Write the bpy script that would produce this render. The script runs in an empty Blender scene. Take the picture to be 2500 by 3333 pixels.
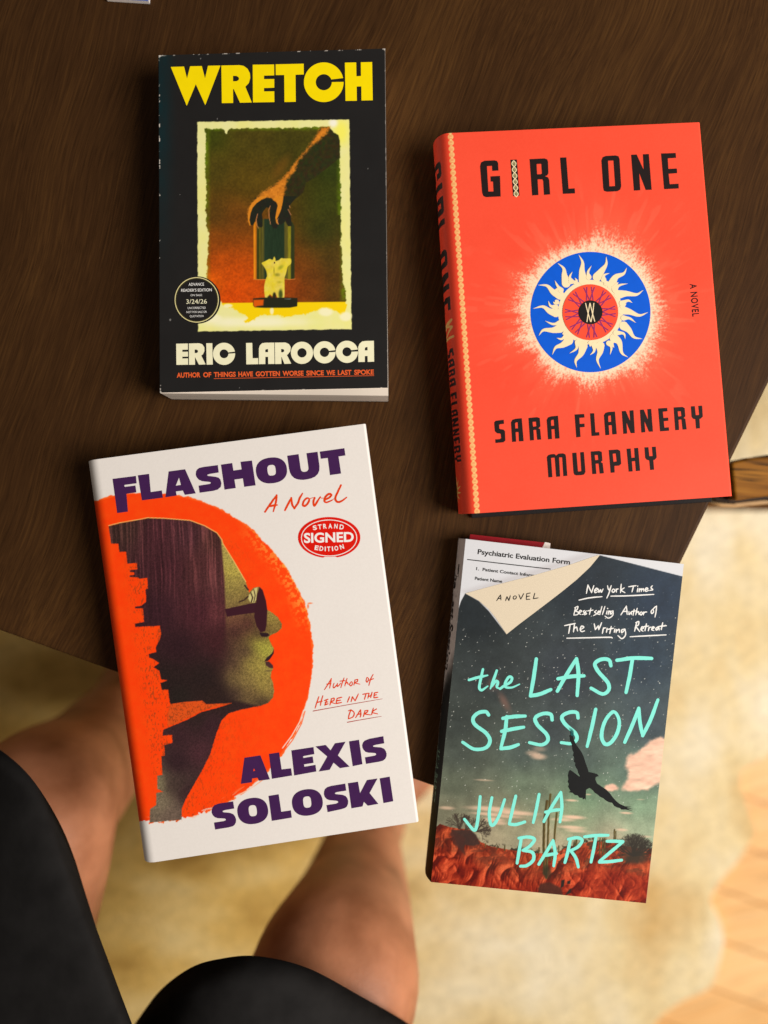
import bpy, math, random
import numpy as np
from mathutils import Vector, Matrix
from mathutils.geometry import tessellate_polygon

random.seed(7)
RNG = np.random.RandomState(11)
SC = bpy.context.scene
COL = SC.collection

# ------------------------------------------------------------------ camera, light, exposure
H = 0.48                 # lens height above the table top (z = 0)
FPX = 2500.0             # focal length in photo pixels (photo is 2500 x 3333)
CX, CY = 1250.0, 1666.5
cam_d = bpy.data.cameras.new('camera')
cam = bpy.data.objects.new('camera', cam_d)
COL.objects.link(cam)
cam.location = (0, 0, H)
cam.rotation_euler = (0, 0, 0)
cam_d.sensor_fit = 'VERTICAL'
cam_d.sensor_height = 32.0
cam_d.sensor_width = 24.0
cam_d.lens = FPX / 3333.0 * 32.0
cam_d.clip_start = 0.01
cam_d.clip_end = 50
cam_d.dof.use_dof = True
cam_d.dof.focus_distance = H - 0.022
cam_d.dof.aperture_fstop = (cam_d.lens / 1000.0) / 0.0135
SC.camera = cam

world = bpy.data.worlds.new('World')
SC.world = world
world.use_nodes = True
wb = world.node_tree.nodes['Background']
wb.inputs[0].default_value = (1.0, 0.87, 0.74, 1)
wb.inputs[1].default_value = 0.145

def area(name, loc, target, size, watts, color):
    d = bpy.data.lights.new(name, 'AREA')
    d.shape = 'DISK'; d.size = size; d.energy = watts; d.color = color
    o = bpy.data.objects.new(name, d); COL.objects.link(o)
    o.location = loc
    o.rotation_euler = (Vector(target) - Vector(loc)).to_track_quat('-Z', 'Y').to_euler()
    return o
area('lamp_light', (1.48, -0.30, 1.36), (0.0, -0.05, 0), 1.25, 60.5, (1.0, 0.935, 0.86))

vs = SC.view_settings
vs.view_transform = 'Standard'; vs.look = 'None'; vs.exposure = 0.0; vs.gamma = 1.0
vs.use_curve_mapping = False

# ------------------------------------------------------------------ helpers
def lin(c):
    c = np.asarray(c, dtype=np.float64) / 255.0
    return np.where(c <= 0.04045, c / 12.92, ((c + 0.055) / 1.055) ** 2.4)

def at(px, py, z=0.0):
    d = H - z
    return Vector(((px - CX) / FPX * d, -(py - CY) / FPX * d, z))

def project(P):
    d = H - P[..., 2]
    return CX + P[..., 0] / d * FPX, CY - P[..., 1] / d * FPX

class Fr:
    """a sheet of tracing paper: points noted on an enlargement, given back in photo pixels"""
    def __init__(s, x0, y0, k): s.x0, s.y0, s.k = x0, y0, k
    def __call__(s, t):
        if isinstance(t, str):
            t = [tuple(float(v) for v in p.split(',')) for p in t.split()]
        return [(s.x0 + p[0] / s.k, s.y0 + p[1] / s.k) for p in t]

def ell(cx, cy, rx, ry, n=72, e=2.0, rot=0.0):
    out = []
    for i in range(n):
        a = 2 * math.pi * i / n
        c, s_ = math.cos(a), math.sin(a)
        x = rx * math.copysign(abs(c) ** (2 / e), c)
        y = ry * math.copysign(abs(s_) ** (2 / e), s_)
        out.append((cx + x * math.cos(rot) - y * math.sin(rot), cy + x * math.sin(rot) + y * math.cos(rot)))
    return out

def cee(cx, cy, R, r, lo_out, lo_in, hi_out, hi_in):
    """round letter C from its lower terminal clockwise to its upper one"""
    def ang(p): return math.atan2(p[1] - cy, p[0] - cx)
    a0, a1 = ang(lo_out), ang(hi_out) + 2 * math.pi
    b0, b1 = ang(lo_in), ang(hi_in) + 2 * math.pi
    o = [(cx + R * math.cos(a0 + (a1 - a0) * i / 64), cy + R * math.sin(a0 + (a1 - a0) * i / 64)) for i in range(65)]
    q = [(cx + r * math.cos(b1 + (b0 - b1) * i / 48), cy + r * math.sin(b1 + (b0 - b1) * i / 48)) for i in range(49)]
    return o + q

def catmull(P, per=7):
    P = [np.array(p, float) for p in P]
    if len(P) == 2:
        return [P[0] + (P[1] - P[0]) * i / 6 for i in range(7)]
    closed = np.allclose(P[0], P[-1])
    out = []
    n = len(P)
    for i in range(n - 1):
        p0 = P[i - 1] if i > 0 else (P[-2] if closed else 2 * P[0] - P[1])
        p1, p2 = P[i], P[i + 1]
        p3 = P[i + 2] if i + 2 < n else (P[1] if closed else 2 * P[-1] - P[-2])
        for k in range(per):
            t = k / per
            out.append(0.5 * ((2 * p1) + (-p0 + p2) * t + (2 * p0 - 5 * p1 + 4 * p2 - p3) * t * t + (-p0 + 3 * p1 - 3 * p2 + p3) * t ** 3))
    out.append(P[-1])
    return out

def smooth_loop(P, per=4):
    return [tuple(p) for p in catmull(list(P) + [P[0]], per)[:-1]]

ORG = {}
def tag(o, label=None, cat=None, group=None, kind=None):
    if label: o['label'] = label
    if cat: o['category'] = cat
    if group: o['group'] = group
    if kind: o['kind'] = kind
    return o

def thing(name, loc, label, cat, group=None):
    o = bpy.data.objects.new(name, None)
    o.empty_display_size = 0.02
    COL.objects.link(o); o.location = loc
    ORG[o] = Vector(loc)
    return tag(o, label, cat, group)

def mesh_obj(name, V, F, mats, parent=None, midx=None, smooth=False, origin=None):
    """V in world coordinates; ONE mesh object"""
    org = ORG[parent] if parent is not None else Vector(origin or (0, 0, 0))
    me = bpy.data.meshes.new(name)
    V = np.asarray([tuple(v) for v in V], dtype=np.float64) - np.array(org)
    me.from_pydata(V.tolist(), [], [list(f) for f in F])
    for m in (mats if isinstance(mats, (list, tuple)) else [mats]): me.materials.append(m)
    if midx is not None: me.polygons.foreach_set('material_index', midx)
    if smooth: me.polygons.foreach_set('use_smooth', [True] * len(me.polygons))
    me.update()
    o = bpy.data.objects.new(name, me); COL.objects.link(o)
    if parent is not None: o.parent = parent
    else: o.location = org
    ORG[o] = org
    return o

def prism(bot, top):
    """closed solid between two loops of equal count"""
    n = len(bot)
    V = [Vector(p) for p in bot] + [Vector(p) for p in top]
    F = [list(range(n))[::-1], list(range(n, 2 * n))]
    for i in range(n):
        j = (i + 1) % n
        F.append([i, j, n + j, n + i])
    return V, F

def bevel(o, w, seg=2, ang=30):
    m = o.modifiers.new('edge', 'BEVEL'); m.width = w; m.segments = seg
    m.limit_method = 'ANGLE'; m.angle_limit = math.radians(ang)
    return o

# ------------------------------------------------------------------ numpy noise and painting
_T = RNG.rand(256, 256)
def vn(x, y, seed=0):
    x = np.asarray(x) + seed * 17.31; y = np.asarray(y) + seed * 9.77
    xi = np.floor(x).astype(int); yi = np.floor(y).astype(int)
    fx = x - xi; fy = y - yi
    fx = fx * fx * (3 - 2 * fx); fy = fy * fy * (3 - 2 * fy)
    a = _T[xi & 255, yi & 255]; b = _T[(xi + 1) & 255, yi & 255]
    c = _T[xi & 255, (yi + 1) & 255]; d = _T[(xi + 1) & 255, (yi + 1) & 255]
    return (a * (1 - fx) + b * fx) * (1 - fy) + (c * (1 - fx) + d * fx) * fy
def fbm(x, y, seed=0, oct=4):
    s = 0; a = 0.5; t = 0
    for i in range(oct):
        s = s + a * vn(x * 2 ** i, y * 2 ** i, seed + i); t += a; a *= 0.5
    return s / t
def sst(a, b, x):
    t = np.clip((x - a) / (b - a), 0, 1)
    return t * t * (3 - 2 * t)

class Paint:
    """ink on paper: colours (0..255) held at the points of a printed sheet, addressed in tracing coordinates"""
    def __init__(s, x, y, base):
        s.x = x; s.y = y
        s.c = np.tile(np.array(base, float), (x.size, 1))
    def mix(s, a, col, sel=None):
        col = np.asarray(col, float)
        if sel is None:
            s.c += a[:, None] * (col - s.c)
        else:
            s.c[sel] += a[:, None] * (col - s.c[sel])
    def near(s, P, m):
        P = np.asarray(P)
        return np.nonzero((s.x > P[:, 0].min() - m) & (s.x < P[:, 0].max() + m) & (s.y > P[:, 1].min() - m) & (s.y < P[:, 1].max() + m))[0]
    def seg(s, P, sel, closed):
        x, y = s.x[sel], s.y[sel]
        d = np.full(x.size, 1e9); ins = np.zeros(x.size, bool)
        n = len(P)
        for i in range(n if closed else n - 1):
            ax, ay = P[i]; bx, by = P[(i + 1) % n]
            ex, ey = bx - ax, by - ay
            L = ex * ex + ey * ey + 1e-12
            t = np.clip(((x - ax) * ex + (y - ay) * ey) / L, 0, 1)
            d = np.minimum(d, (x - ax - t * ex) ** 2 + (y - ay - t * ey) ** 2)
            if closed and ay != by:
                ins ^= ((ay > y) != (by > y)) & (x < (bx - ax) * (y - ay) / (by - ay) + ax)
        return np.sqrt(d), ins
    def cov(s, P, aa=1.2, wob=0.0, wf=0.1):
        sel = s.near(P, abs(aa) * 2 + wob)
        d, ins = s.seg(P, sel, True)
        sd = np.where(ins, d, -d)
        if wob: sd = sd + wob * (2 * fbm(s.x[sel] * wf, s.y[sel] * wf, 5) - 1)
        return sel, sst(-aa, aa, sd)
    def poly(s, P, col, aa=1.2, op=1.0, wob=0.0, wf=0.1):
        sel, a = s.cov(P, aa, wob, wf)
        if callable(col): col = col(s.x[sel], s.y[sel])
        s.mix(a * op, col, sel)
    def line(s, P, col, w, aa=1.2, op=1.0):
        sel = s.near(P, w + aa * 2)
        d, _ = s.seg(P, sel, False)
        s.mix(sst(w / 2 + aa, w / 2 - aa, d) * op, col, sel)
    def blob(s, cx, cy, rx, ry, col, op=1.0, soft=0.5, rot=0.0):
        dx, dy = s.x - cx, s.y - cy
        u = (dx * math.cos(rot) + dy * math.sin(rot)) / rx
        v = (-dx * math.sin(rot) + dy * math.cos(rot)) / ry
        s.mix(sst(1, 1 - soft, np.sqrt(u * u + v * v)) * op, col)

def rbf(samples, sigma):
    S = np.array(samples, float)
    def f(x, y):
        d2 = (x[:, None] - S[None, :, 0]) ** 2 + (y[:, None] - S[None, :, 1]) ** 2
        w = 1.0 / (d2 + (sigma * 0.35) ** 2) ** 1.5
        return (w @ S[:, 2:5]) / w.sum(1)[:, None]
    return f

# ------------------------------------------------------------------ materials
def new_mat(name):
    m = bpy.data.materials.new(name); m.use_nodes = True
    return m, m.node_tree.nodes, m.node_tree.links, m.node_tree.nodes['Principled BSDF']

def flat(name, rgb, rough=0.5, spec=0.3, noise=0.05, scale=250, bump=0.0):
    """printed or plain colour with fine tone variation"""
    m, N, L, b = new_mat(name)
    c = lin(rgb)
    tc = N.new('ShaderNodeTexCoord'); n = N.new('ShaderNodeTexNoise')
    n.inputs['Scale'].default_value = scale; n.inputs['Detail'].default_value = 4
    L.new(tc.outputs['Object'], n.inputs['Vector'])
    r = N.new('ShaderNodeValToRGB')
    r.color_ramp.elements[0].position = 0.3; r.color_ramp.elements[1].position = 0.7
    r.color_ramp.elements[0].color = (*[max(0, v * (1 - noise)) for v in c], 1)
    r.color_ramp.elements[1].color = (*[min(1, v * (1 + noise)) for v in c], 1)
    L.new(n.outputs['Fac'], r.inputs['Fac']); L.new(r.outputs['Color'], b.inputs['Base Color'])
    b.inputs['Roughness'].default_value = rough
    b.inputs['Specular IOR Level'].default_value = spec * 0.45
    if bump:
        bp = N.new('ShaderNodeBump'); bp.inputs['Strength'].default_value = bump; bp.inputs['Distance'].default_value = 0.0005
        L.new(n.outputs['Fac'], bp.inputs['Height']); L.new(bp.outputs['Normal'], b.inputs['Normal'])
    return m

def printed(name, rough=0.42, spec=0.3, bump=0.05, coat=0.0):
    """printed cover stock: ink colours from the sheet, faint paper tooth"""
    m, N, L, b = new_mat(name)
    a = N.new('ShaderNodeVertexColor'); a.layer_name = 'Ink'
    L.new(a.outputs['Color'], b.inputs['Base Color'])
    tc = N.new('ShaderNodeTexCoord'); n = N.new('ShaderNodeTexNoise')
    n.inputs['Scale'].default_value = 900; n.inputs['Detail'].default_value = 3
    L.new(tc.outputs['Object'], n.inputs['Vector'])
    n2 = N.new('ShaderNodeTexNoise'); n2.inputs['Scale'].default_value = 14; n2.inputs['Detail'].default_value = 2
    L.new(tc.outputs['Object'], n2.inputs['Vector'])
    mr = N.new('ShaderNodeMapRange'); mr.inputs['To Min'].default_value = rough - 0.06; mr.inputs['To Max'].default_value = rough + 0.08
    L.new(n2.outputs['Fac'], mr.inputs['Value']); L.new(mr.outputs['Result'], b.inputs['Roughness'])
    bp = N.new('ShaderNodeBump'); bp.inputs['Strength'].default_value = bump; bp.inputs['Distance'].default_value = 0.0002
    L.new(n.outputs['Fac'], bp.inputs['Height'])
    bp2 = N.new('ShaderNodeBump'); bp2.inputs['Strength'].default_value = 0.12; bp2.inputs['Distance'].default_value = 0.004
    L.new(n2.outputs['Fac'], bp2.inputs['Height']); L.new(bp.outputs['Normal'], bp2.inputs['Normal'])
    L.new(bp2.outputs['Normal'], b.inputs['Normal'])
    b.inputs['Specular IOR Level'].default_value = spec
    b.inputs['Coat Weight'].default_value = coat
    return m

def pages_mat(name, rgb):
    m, N, L, b = new_mat(name)
    tc = N.new('ShaderNodeTexCoord'); mp = N.new('ShaderNodeMapping'); mp.inputs['Scale'].default_value = (6, 6, 2600)
    n = N.new('ShaderNodeTexNoise'); n.inputs['Scale'].default_value = 1; n.inputs['Detail'].default_value = 3
    L.new(tc.outputs['Object'], mp.inputs['Vector']); L.new(mp.outputs['Vector'], n.inputs['Vector'])
    r = N.new('ShaderNodeValToRGB'); c = lin(rgb)
    r.color_ramp.elements[0].position = 0.35; r.color_ramp.elements[1].position = 0.6
    r.color_ramp.elements[0].color = (*(c * 0.72), 1); r.color_ramp.elements[1].color = (*c, 1)
    L.new(n.outputs['Fac'], r.inputs['Fac']); L.new(r.outputs['Color'], b.inputs['Base Color'])
    b.inputs['Roughness'].default_value = 0.85; b.inputs['Specular IOR Level'].default_value = 0.1
    return m

def wood(name, dark, mid, light, scale=(1, 1, 1), rot=0.0, swirl=0.06, rough=0.45, pore=0.6, bump=0.08, fine=420, wide=38, spec=0.3, ratio=0.055):
    m, N, L, b = new_mat(name)
    tc = N.new('ShaderNodeTexCoord')
    nz = N.new('ShaderNodeTexNoise'); nz.inputs['Scale'].default_value = 3.2; nz.inputs['Detail'].default_value = 2
    L.new(tc.outputs['Object'], nz.inputs['Vector'])
    sub = N.new('ShaderNodeVectorMath'); sub.operation = 'SUBTRACT'; sub.inputs[1].default_value = (0.5, 0.5, 0.5)
    L.new(nz.outputs['Color'], sub.inputs[0])
    sc = N.new('ShaderNodeVectorMath'); sc.operation = 'SCALE'; sc.inputs['Scale'].default_value = swirl
    L.new(sub.outputs[0], sc.inputs[0])
    add = N.new('ShaderNodeVectorMath'); add.operation = 'ADD'
    L.new(tc.outputs['Object'], add.inputs[0]); L.new(sc.outputs[0], add.inputs[1])
    def stretched(sx, sy, det):
        r0 = N.new('ShaderNodeMapping'); r0.inputs['Rotation'].default_value = (0, 0, rot)
        L.new(add.outputs[0], r0.inputs['Vector'])
        mp = N.new('ShaderNodeMapping'); mp.inputs['Scale'].default_value = (sx, sy, sx * 0.3)
        L.new(r0.outputs['Vector'], mp.inputs['Vector'])
        n = N.new('ShaderNodeTexNoise'); n.inputs['Scale'].default_value = 1; n.inputs['Detail'].default_value = det
        n.inputs['Roughness'].default_value = 0.6
        L.new(mp.outputs['Vector'], n.inputs['Vector'])
        return n
    n1 = stretched(wide, wide * 0.13, 4)
    n2 = stretched(fine, fine * ratio, 3)
    n3 = stretched(fine * 2.2, fine * ratio * 2.0, 2)
    r = N.new('ShaderNodeValToRGB'); e = r.color_ramp.elements
    e[0].position = 0.28; e[0].color = (*lin(dark), 1)
    e[1].position = 0.72; e[1].color = (*lin(light), 1)
    em = e.new(0.5); em.color = (*lin(mid), 1)
    mx = N.new('ShaderNodeMath'); mx.operation = 'MULTIPLY_ADD'; mx.inputs[1].default_value = 0.55
    L.new(n2.outputs['Fac'], mx.inputs[0])
    mm = N.new('ShaderNodeMath'); mm.operation = 'MULTIPLY'; mm.inputs[1].default_value = 0.48
    L.new(n1.outputs['Fac'], mm.inputs[0]); L.new(mm.outputs[0], mx.inputs[2])
    L.new(mx.outputs[0], r.inputs['Fac'])
    pr = N.new('ShaderNodeValToRGB'); pe = pr.color_ramp.elements
    pe[0].position = 0.36; pe[0].color = (1 - pore, 1 - pore, 1 - pore, 1); pe[1].position = 0.47; pe[1].color = (1, 1, 1, 1)
    L.new(n3.outputs['Fac'], pr.inputs['Fac'])
    mul = N.new('ShaderNodeMix'); mul.data_type = 'RGBA'; mul.blend_type = 'MULTIPLY'; mul.inputs[0].default_value = 1
    L.new(r.outputs['Color'], mul.inputs[6]); L.new(pr.outputs['Color'], mul.inputs[7])
    L.new(mul.outputs[2], b.inputs['Base Color'])
    bp = N.new('ShaderNodeBump'); bp.inputs['Strength'].default_value = bump; bp.inputs['Distance'].default_value = 0.0006
    L.new(n2.outputs['Fac'], bp.inputs['Height']); L.new(bp.outputs['Normal'], b.inputs['Normal'])
    b.inputs['Roughness'].default_value = rough; b.inputs['Specular IOR Level'].default_value = spec
    return m

MW_TABLE = wood('dark_walnut', (46, 28, 14), (64, 41, 21), (88, 59, 29), rot=math.radians(17), swirl=0.07, rough=0.5, pore=0.30, bump=0.04, spec=0.07, fine=980, wide=13, ratio=0.024)
MW_CHAIR = wood('honey_oak', (58, 32, 8), (138, 88, 26), (174, 120, 44), rot=math.radians(-84), swirl=0.012, rough=0.5, spec=0.08, pore=0.75, fine=170, wide=60)
M_FLOOR = wood('floor_oak', (224, 166, 102), (246, 194, 130), (252, 210, 154), rot=math.radians(72), swirl=0.05, rough=0.4, pore=0.2, fine=120, wide=16)
M_BLACK = flat('black_ink', (33, 31, 31), 0.4, 0.3)
M_YELLOW = flat('yellow_ink', (252, 226, 4), 0.45, 0.2, 0.02)
M_CREAM = flat('cream_ink', (243, 240, 205), 0.45, 0.2, 0.03)
M_ORNG = flat('orange_ink', (232, 98, 48), 0.45, 0.2, 0.05)
M_GOLD = flat('gold_ink', (232, 222, 160), 0.4, 0.3, 0.05)
M_WHITE = flat('white_ink', (240, 240, 238), 0.45, 0.2, 0.02)
M_DKBRN = flat('soft_black_ink', (38, 30, 30), 0.45, 0.2, 0.05)
M_BLUE = flat('blue_ink', (8, 92, 218), 0.45, 0.3, 0.04)
M_SAND = flat('pale_sand_ink', (247, 228, 186), 0.45, 0.2, 0.03)
M_CORAL = flat('coral_ink', (250, 84, 58), 0.45, 0.2, 0.03)
M_PURP = flat('violet_ink', (150, 52, 110), 0.45, 0.2, 0.05)
M_PLUM = flat('plum_ink', (66, 33, 82), 0.45, 0.25, 0.05)
M_HAND = flat('red_orange_ink', (226, 66, 18), 0.45, 0.2, 0.08)
M_REDSTK = flat('sticker_red', (220, 24, 8), 0.35, 0.4, 0.05)
M_AQUA = flat('aqua_ink', (134, 236, 222), 0.45, 0.2, 0.03)
M_PALE = flat('pale_page', (240, 232, 226), 0.7, 0.1, 0.03)
M_FLAP = flat('cream_paper_print', (222, 208, 184), 0.6, 0.15, 0.07, 1800)
M_BOARD = flat('black_cloth_board', (30, 27, 28), 0.6, 0.25, 0.15, 900, 0.15)
M_PAGE = pages_mat('page_edges', (238, 226, 212))
M_PAGEW = pages_mat('page_edges_warm', (228, 208, 182))

# ------------------------------------------------------------------ flat printing as thin shapes
STEP = 8e-5
class Decal:
    """lettering and shapes printed on a flat cover at height z; one mesh, several inks"""
    def __init__(s, z): s.z = z; s.V = []; s.F = []; s.M = []; s.mats = []; s.n = 0
    def mi(s, m):
        if m not in s.mats: s.mats.append(m)
        return s.mats.index(m)
    def tri(s, P, T, mat, dz):
        o = len(s.V); k = s.mi(mat)
        s.V += [at(p[0], p[1], s.z + dz) for p in P]
        for t in T:
            a, b, c = (s.V[o + i] for i in t)
            if (b - a).cross(c - a).z < 0: t = (t[0], t[2], t[1])
            s.F.append([o + i for i in t]); s.M.append(k)
    def poly(s, loops, mat, layer=1):
        if not isinstance(loops[0][0], (tuple, list)): loops = [loops]
        T = tessellate_polygon([[Vector((p[0], p[1], 0)) for p in l] for l in loops])
        s.tri([p for l in loops for p in l], T, mat, STEP * layer)
    def stroke(s, P, w, mat, layer=1, taper=(1, 1), rough=0.0, per=7):
        """brush or pen stroke with round ends; w = width or list of widths along it"""
        C = catmull(P, per); n = len(C); s.n += 1
        ws = np.interp(np.linspace(0, 1, n), np.linspace(0, 1, len(w)), w) if isinstance(w, (list, tuple)) else np.full(n, w, float)
        if not isinstance(w, (list, tuple)):
            t = np.linspace(0, 1, n)
            ws = ws * np.interp(t, [0, 0.3, 0.7, 1], [taper[0], 1, 1, taper[1]])
        o = len(s.V); k = s.mi(mat); base = s.z + STEP * layer + 1.2e-6 * (s.n % 30)
        nr = []
        for i in range(n):
            d = C[min(i + 1, n - 1)] - C[max(i - 1, 0)]
            L = math.hypot(*d) or 1.0
            nr.append((-d[1] / L, d[0] / L))
        for i in range(n):
            j = 1 + rough * (random.random() - 0.5); j2 = 1 + rough * (random.random() - 0.5)
            zz = base + 2.5e-7 * i
            s.V.append(at(C[i][0] + nr[i][0] * ws[i] / 2 * j, C[i][1] + nr[i][1] * ws[i] / 2 * j, zz))
            s.V.append(at(C[i][0] - nr[i][0] * ws[i] / 2 * j2, C[i][1] - nr[i][1] * ws[i] / 2 * j2, zz))
        for i in range(n - 1):
            a = o + 2 * i
            s.F.append([a, a + 2, a + 3, a + 1]); s.M.append(k)
        for end, sgn in ((0, 1), (n - 1, -1)):
            c = C[end]; a0 = math.atan2(nr[end][1], nr[end][0]); q = len(s.V)
            zz = base + 2.5e-7 * end
            for i in range(7):
                a = a0 + sgn * math.pi * i / 6
                s.V.append(at(c[0] + math.cos(a) * ws[end] / 2, c[1] + math.sin(a) * ws[end] / 2, zz))
            f = list(range(q, q + 7))
            if (s.V[f[1]] - s.V[f[0]]).cross(s.V[f[2]] - s.V[f[0]]).z < 0: f = f[::-1]
            s.F.append(f); s.M.append(k)
    def text(s, body, p0, p1, cap, mat, layer=1, bold=0.0, track=1.0, mapper=None):
        """line of plain sans lettering from baseline point p0 to p1 (photo px), capital height cap"""
        V, T = glyphs(body, bold, track)
        x0, x1 = V[:, 0].min(), V[:, 0].max()
        ux, uy = p1[0] - p0[0], p1[1] - p0[1]; L = math.hypot(ux, uy); ux /= L; uy /= L
        P = []
        for x, y in V:
            a = (x - x0) / (x1 - x0) * L; b = y / CAPH * cap
            P.append((p0[0] + ux * a + uy * b, p0[1] + uy * a - ux * b))
        s.tri(P, T, mat, STEP * layer)
    def build(s, name, parent):
        if not s.V: return None
        return mesh_obj(name, s.V, s.F, s.mats, parent, s.M)

def glyphs(body, bold=0.0, track=1.0):
    cu = bpy.data.curves.new('lettering', 'FONT')
    cu.body = body; cu.size = 1.0; cu.offset = bold; cu.space_character = track; cu.resolution_u = 4
    cu.fill_mode = 'FRONT'
    ob = bpy.data.objects.new('lettering', cu); COL.objects.link(ob)
    dg = bpy.context.evaluated_depsgraph_get(); dg.update()
    me = bpy.data.meshes.new_from_object(ob.evaluated_get(dg))
    V = np.array([(v.co.x, v.co.y) for v in me.vertices])
    T = []
    for p in me.polygons:
        vs_ = list(p.vertices)
        for i in range(1, len(vs_) - 1): T.append((vs_[0], vs_[i], vs_[i + 1]))
    bpy.data.objects.remove(ob); bpy.data.curves.remove(cu); bpy.data.meshes.remove(me)
    return V, T
_v, _t = glyphs('H'); CAPH = float(_v[:, 1].max())

# ------------------------------------------------------------------ cover sheets
CELL = 0.00036
def quad_world(px4, z): return [np.array(at(p[0], p[1], z)) for p in px4]   # TL TR BR BL

def sheet(name, Q, parent, mat, painter, spine=None, lip=0.0, corner=0.0):
    """front cover (Q = world TL TR BR BL) as a fine printed sheet; spine=(bulge, height) wraps a rounded spine round its left edge"""
    TL, TR, BR, BL = Q
    W = np.linalg.norm(TR - TL); Hh = np.linalg.norm(BL - TL)
    nv = int(Hh / CELL) + 1; nu = int(W / CELL) + 1
    v = np.linspace(0, 1, nv)
    cols = []; S = []
    udir = (TR - TL) / W
    if spine:
        bul, hh = spine
        ns = int(math.pi * 0.5 * (bul + hh / 2) / CELL)
        for i in range(ns, 0, -1):
            ph = math.pi * i / ns
            off = bul * (max(0.0, math.sin(ph)) ** 0.9)
            z = hh / 2 * (1 + math.cos(ph)) - hh
            cols.append((0.0, off, z)); S.append(i / ns)
    for i in range(nu + 1):
        cols.append((i / nu, 0.0, 0.0)); S.append(-1.0)
    if lip:
        for k in range(1, 5):
            a = k / 4 * math.pi / 2
            cols.append((1.0, -lip * math.sin(a) * 0.6, -lip * (1 - math.cos(a)) - (lip if k == 4 else 0))); S.append(-1.0)
    nc = len(cols)
    P = np.zeros((nv, nc, 3))
    for j, (u, off, z) in enumerate(cols):
        a = TL * (1 - u) + TR * u; b = BL * (1 - u) + BR * u
        P[:, j, :] = a[None, :] * (1 - v[:, None]) + b[None, :] * v[:, None]
        P[:, j, :] -= udir * off
        P[:, j, 2] += z
    flatP = P.reshape(-1, 3)
    x, y = project(flatP)
    Sg = np.tile(np.array(S), nv); Vg = np.repeat(v, nc)
    Ug = np.tile(np.array([c[0] for c in cols]), nv)
    colr = painter(x, y, Sg, Ug, Vg)
    lc = lin(np.clip(colr, 0, 255))
    me = bpy.data.meshes.new(name)
    idx = np.arange(nv * nc).reshape(nv, nc)
    quads = np.stack([idx[1:, :-1], idx[1:, 1:], idx[:-1, 1:], idx[:-1, :-1]], -1).reshape(-1, 4)
    org = np.array(ORG[parent])
    me.vertices.add(nv * nc); me.vertices.foreach_set('co', (flatP - org).astype(np.float32).ravel())
    me.loops.add(quads.size); me.loops.foreach_set('vertex_index', quads.astype(np.int32).ravel())
    me.polygons.add(len(quads))
    me.polygons.foreach_set('loop_start', (np.arange(len(quads)) * 4).astype(np.int32))
    me.polygons.foreach_set('loop_total', np.full(len(quads), 4, np.int32))
    me.polygons.foreach_set('use_smooth', np.ones(len(quads), bool))
    me.update(calc_edges=True)
    ca = me.color_attributes.new('Ink', 'FLOAT_COLOR', 'POINT')
    ca.data.foreach_set('color', np.concatenate([lc, np.ones((len(lc), 1))], 1).astype(np.float32).ravel())
    me.materials.append(mat)
    o = bpy.data.objects.new(name, me); COL.objects.link(o); o.parent = parent
    ORG[o] = ORG[parent]
    return o

def inset(Q, l, r, t, b, z=None):
    """shrink a world quad TL TR BR BL by metres"""
    TL, TR, BR, BL = [np.array(q) for q in Q]
    ut = (TR - TL) / np.linalg.norm(TR - TL); ub = (BR - BL) / np.linalg.norm(BR - BL)
    vl = (BL - TL) / np.linalg.norm(BL - TL); vr = (BR - TR) / np.linalg.norm(BR - TR)
    R = [TL + ut * l + vl * t, TR - ut * r + vr * t, BR - ub * r - vr * b, BL + ub * l - vl * b]
    if z is not None:
        for q in R: q[2] = z
    return R

def solid(name, bot, top, mat, parent, bev=0.0):
    o = mesh_obj(name, *prism([bot[i] for i in (3, 2, 1, 0)], [top[i] for i in (3, 2, 1, 0)]), mat, parent)
    if bev: bevel(o, bev)
    return o

# ================================================================== THE PLACE
ZF = -0.45
# ---- floor
me_f = [(-3, -3, ZF), (3, -3, ZF), (3, 3, ZF), (-3, 3, ZF)]
fl = mesh_obj('floor', me_f, [[0, 1, 2, 3]], M_FLOOR); tag(fl, kind='structure')
# plank joints in the floor material
def add_planks(m):
    N, L = m.node_tree.nodes, m.node_tree.links
    b = N['Principled BSDF']
    src = b.inputs['Base Color'].links[0].from_socket
    tc = N.new('ShaderNodeTexCoord'); mp = N.new('ShaderNodeMapping'); mp.inputs['Rotation'].default_value = (0, 0, math.radians(20))
    L.new(tc.outputs['Object'], mp.inputs['Vector'])
    br = N.new('ShaderNodeTexBrick'); br.inputs['Scale'].default_value = 1.0
    br.inputs['Brick Width'].default_value = 0.9; br.inputs['Row Height'].default_value = 0.058
    br.inputs['Mortar Size'].default_value = 0.0018; br.inputs['Mortar'].default_value = (0.62, 0.52, 0.42, 1)
    br.inputs['Color1'].default_value = (1, 1, 1, 1); br.inputs['Color2'].default_value = (0.92, 0.88, 0.82, 1)
    L.new(mp.outputs['Vector'], br.inputs['Vector'])
    mu = N.new('ShaderNodeMix'); mu.data_type = 'RGBA'; mu.blend_type = 'MULTIPLY'; mu.inputs[0].default_value = 1
    L.new(src, mu.inputs[6]); L.new(br.outputs['Color'], mu.inputs[7]); L.new(mu.outputs[2], b.inputs['Base Color'])
add_planks(M_FLOOR)

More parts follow.
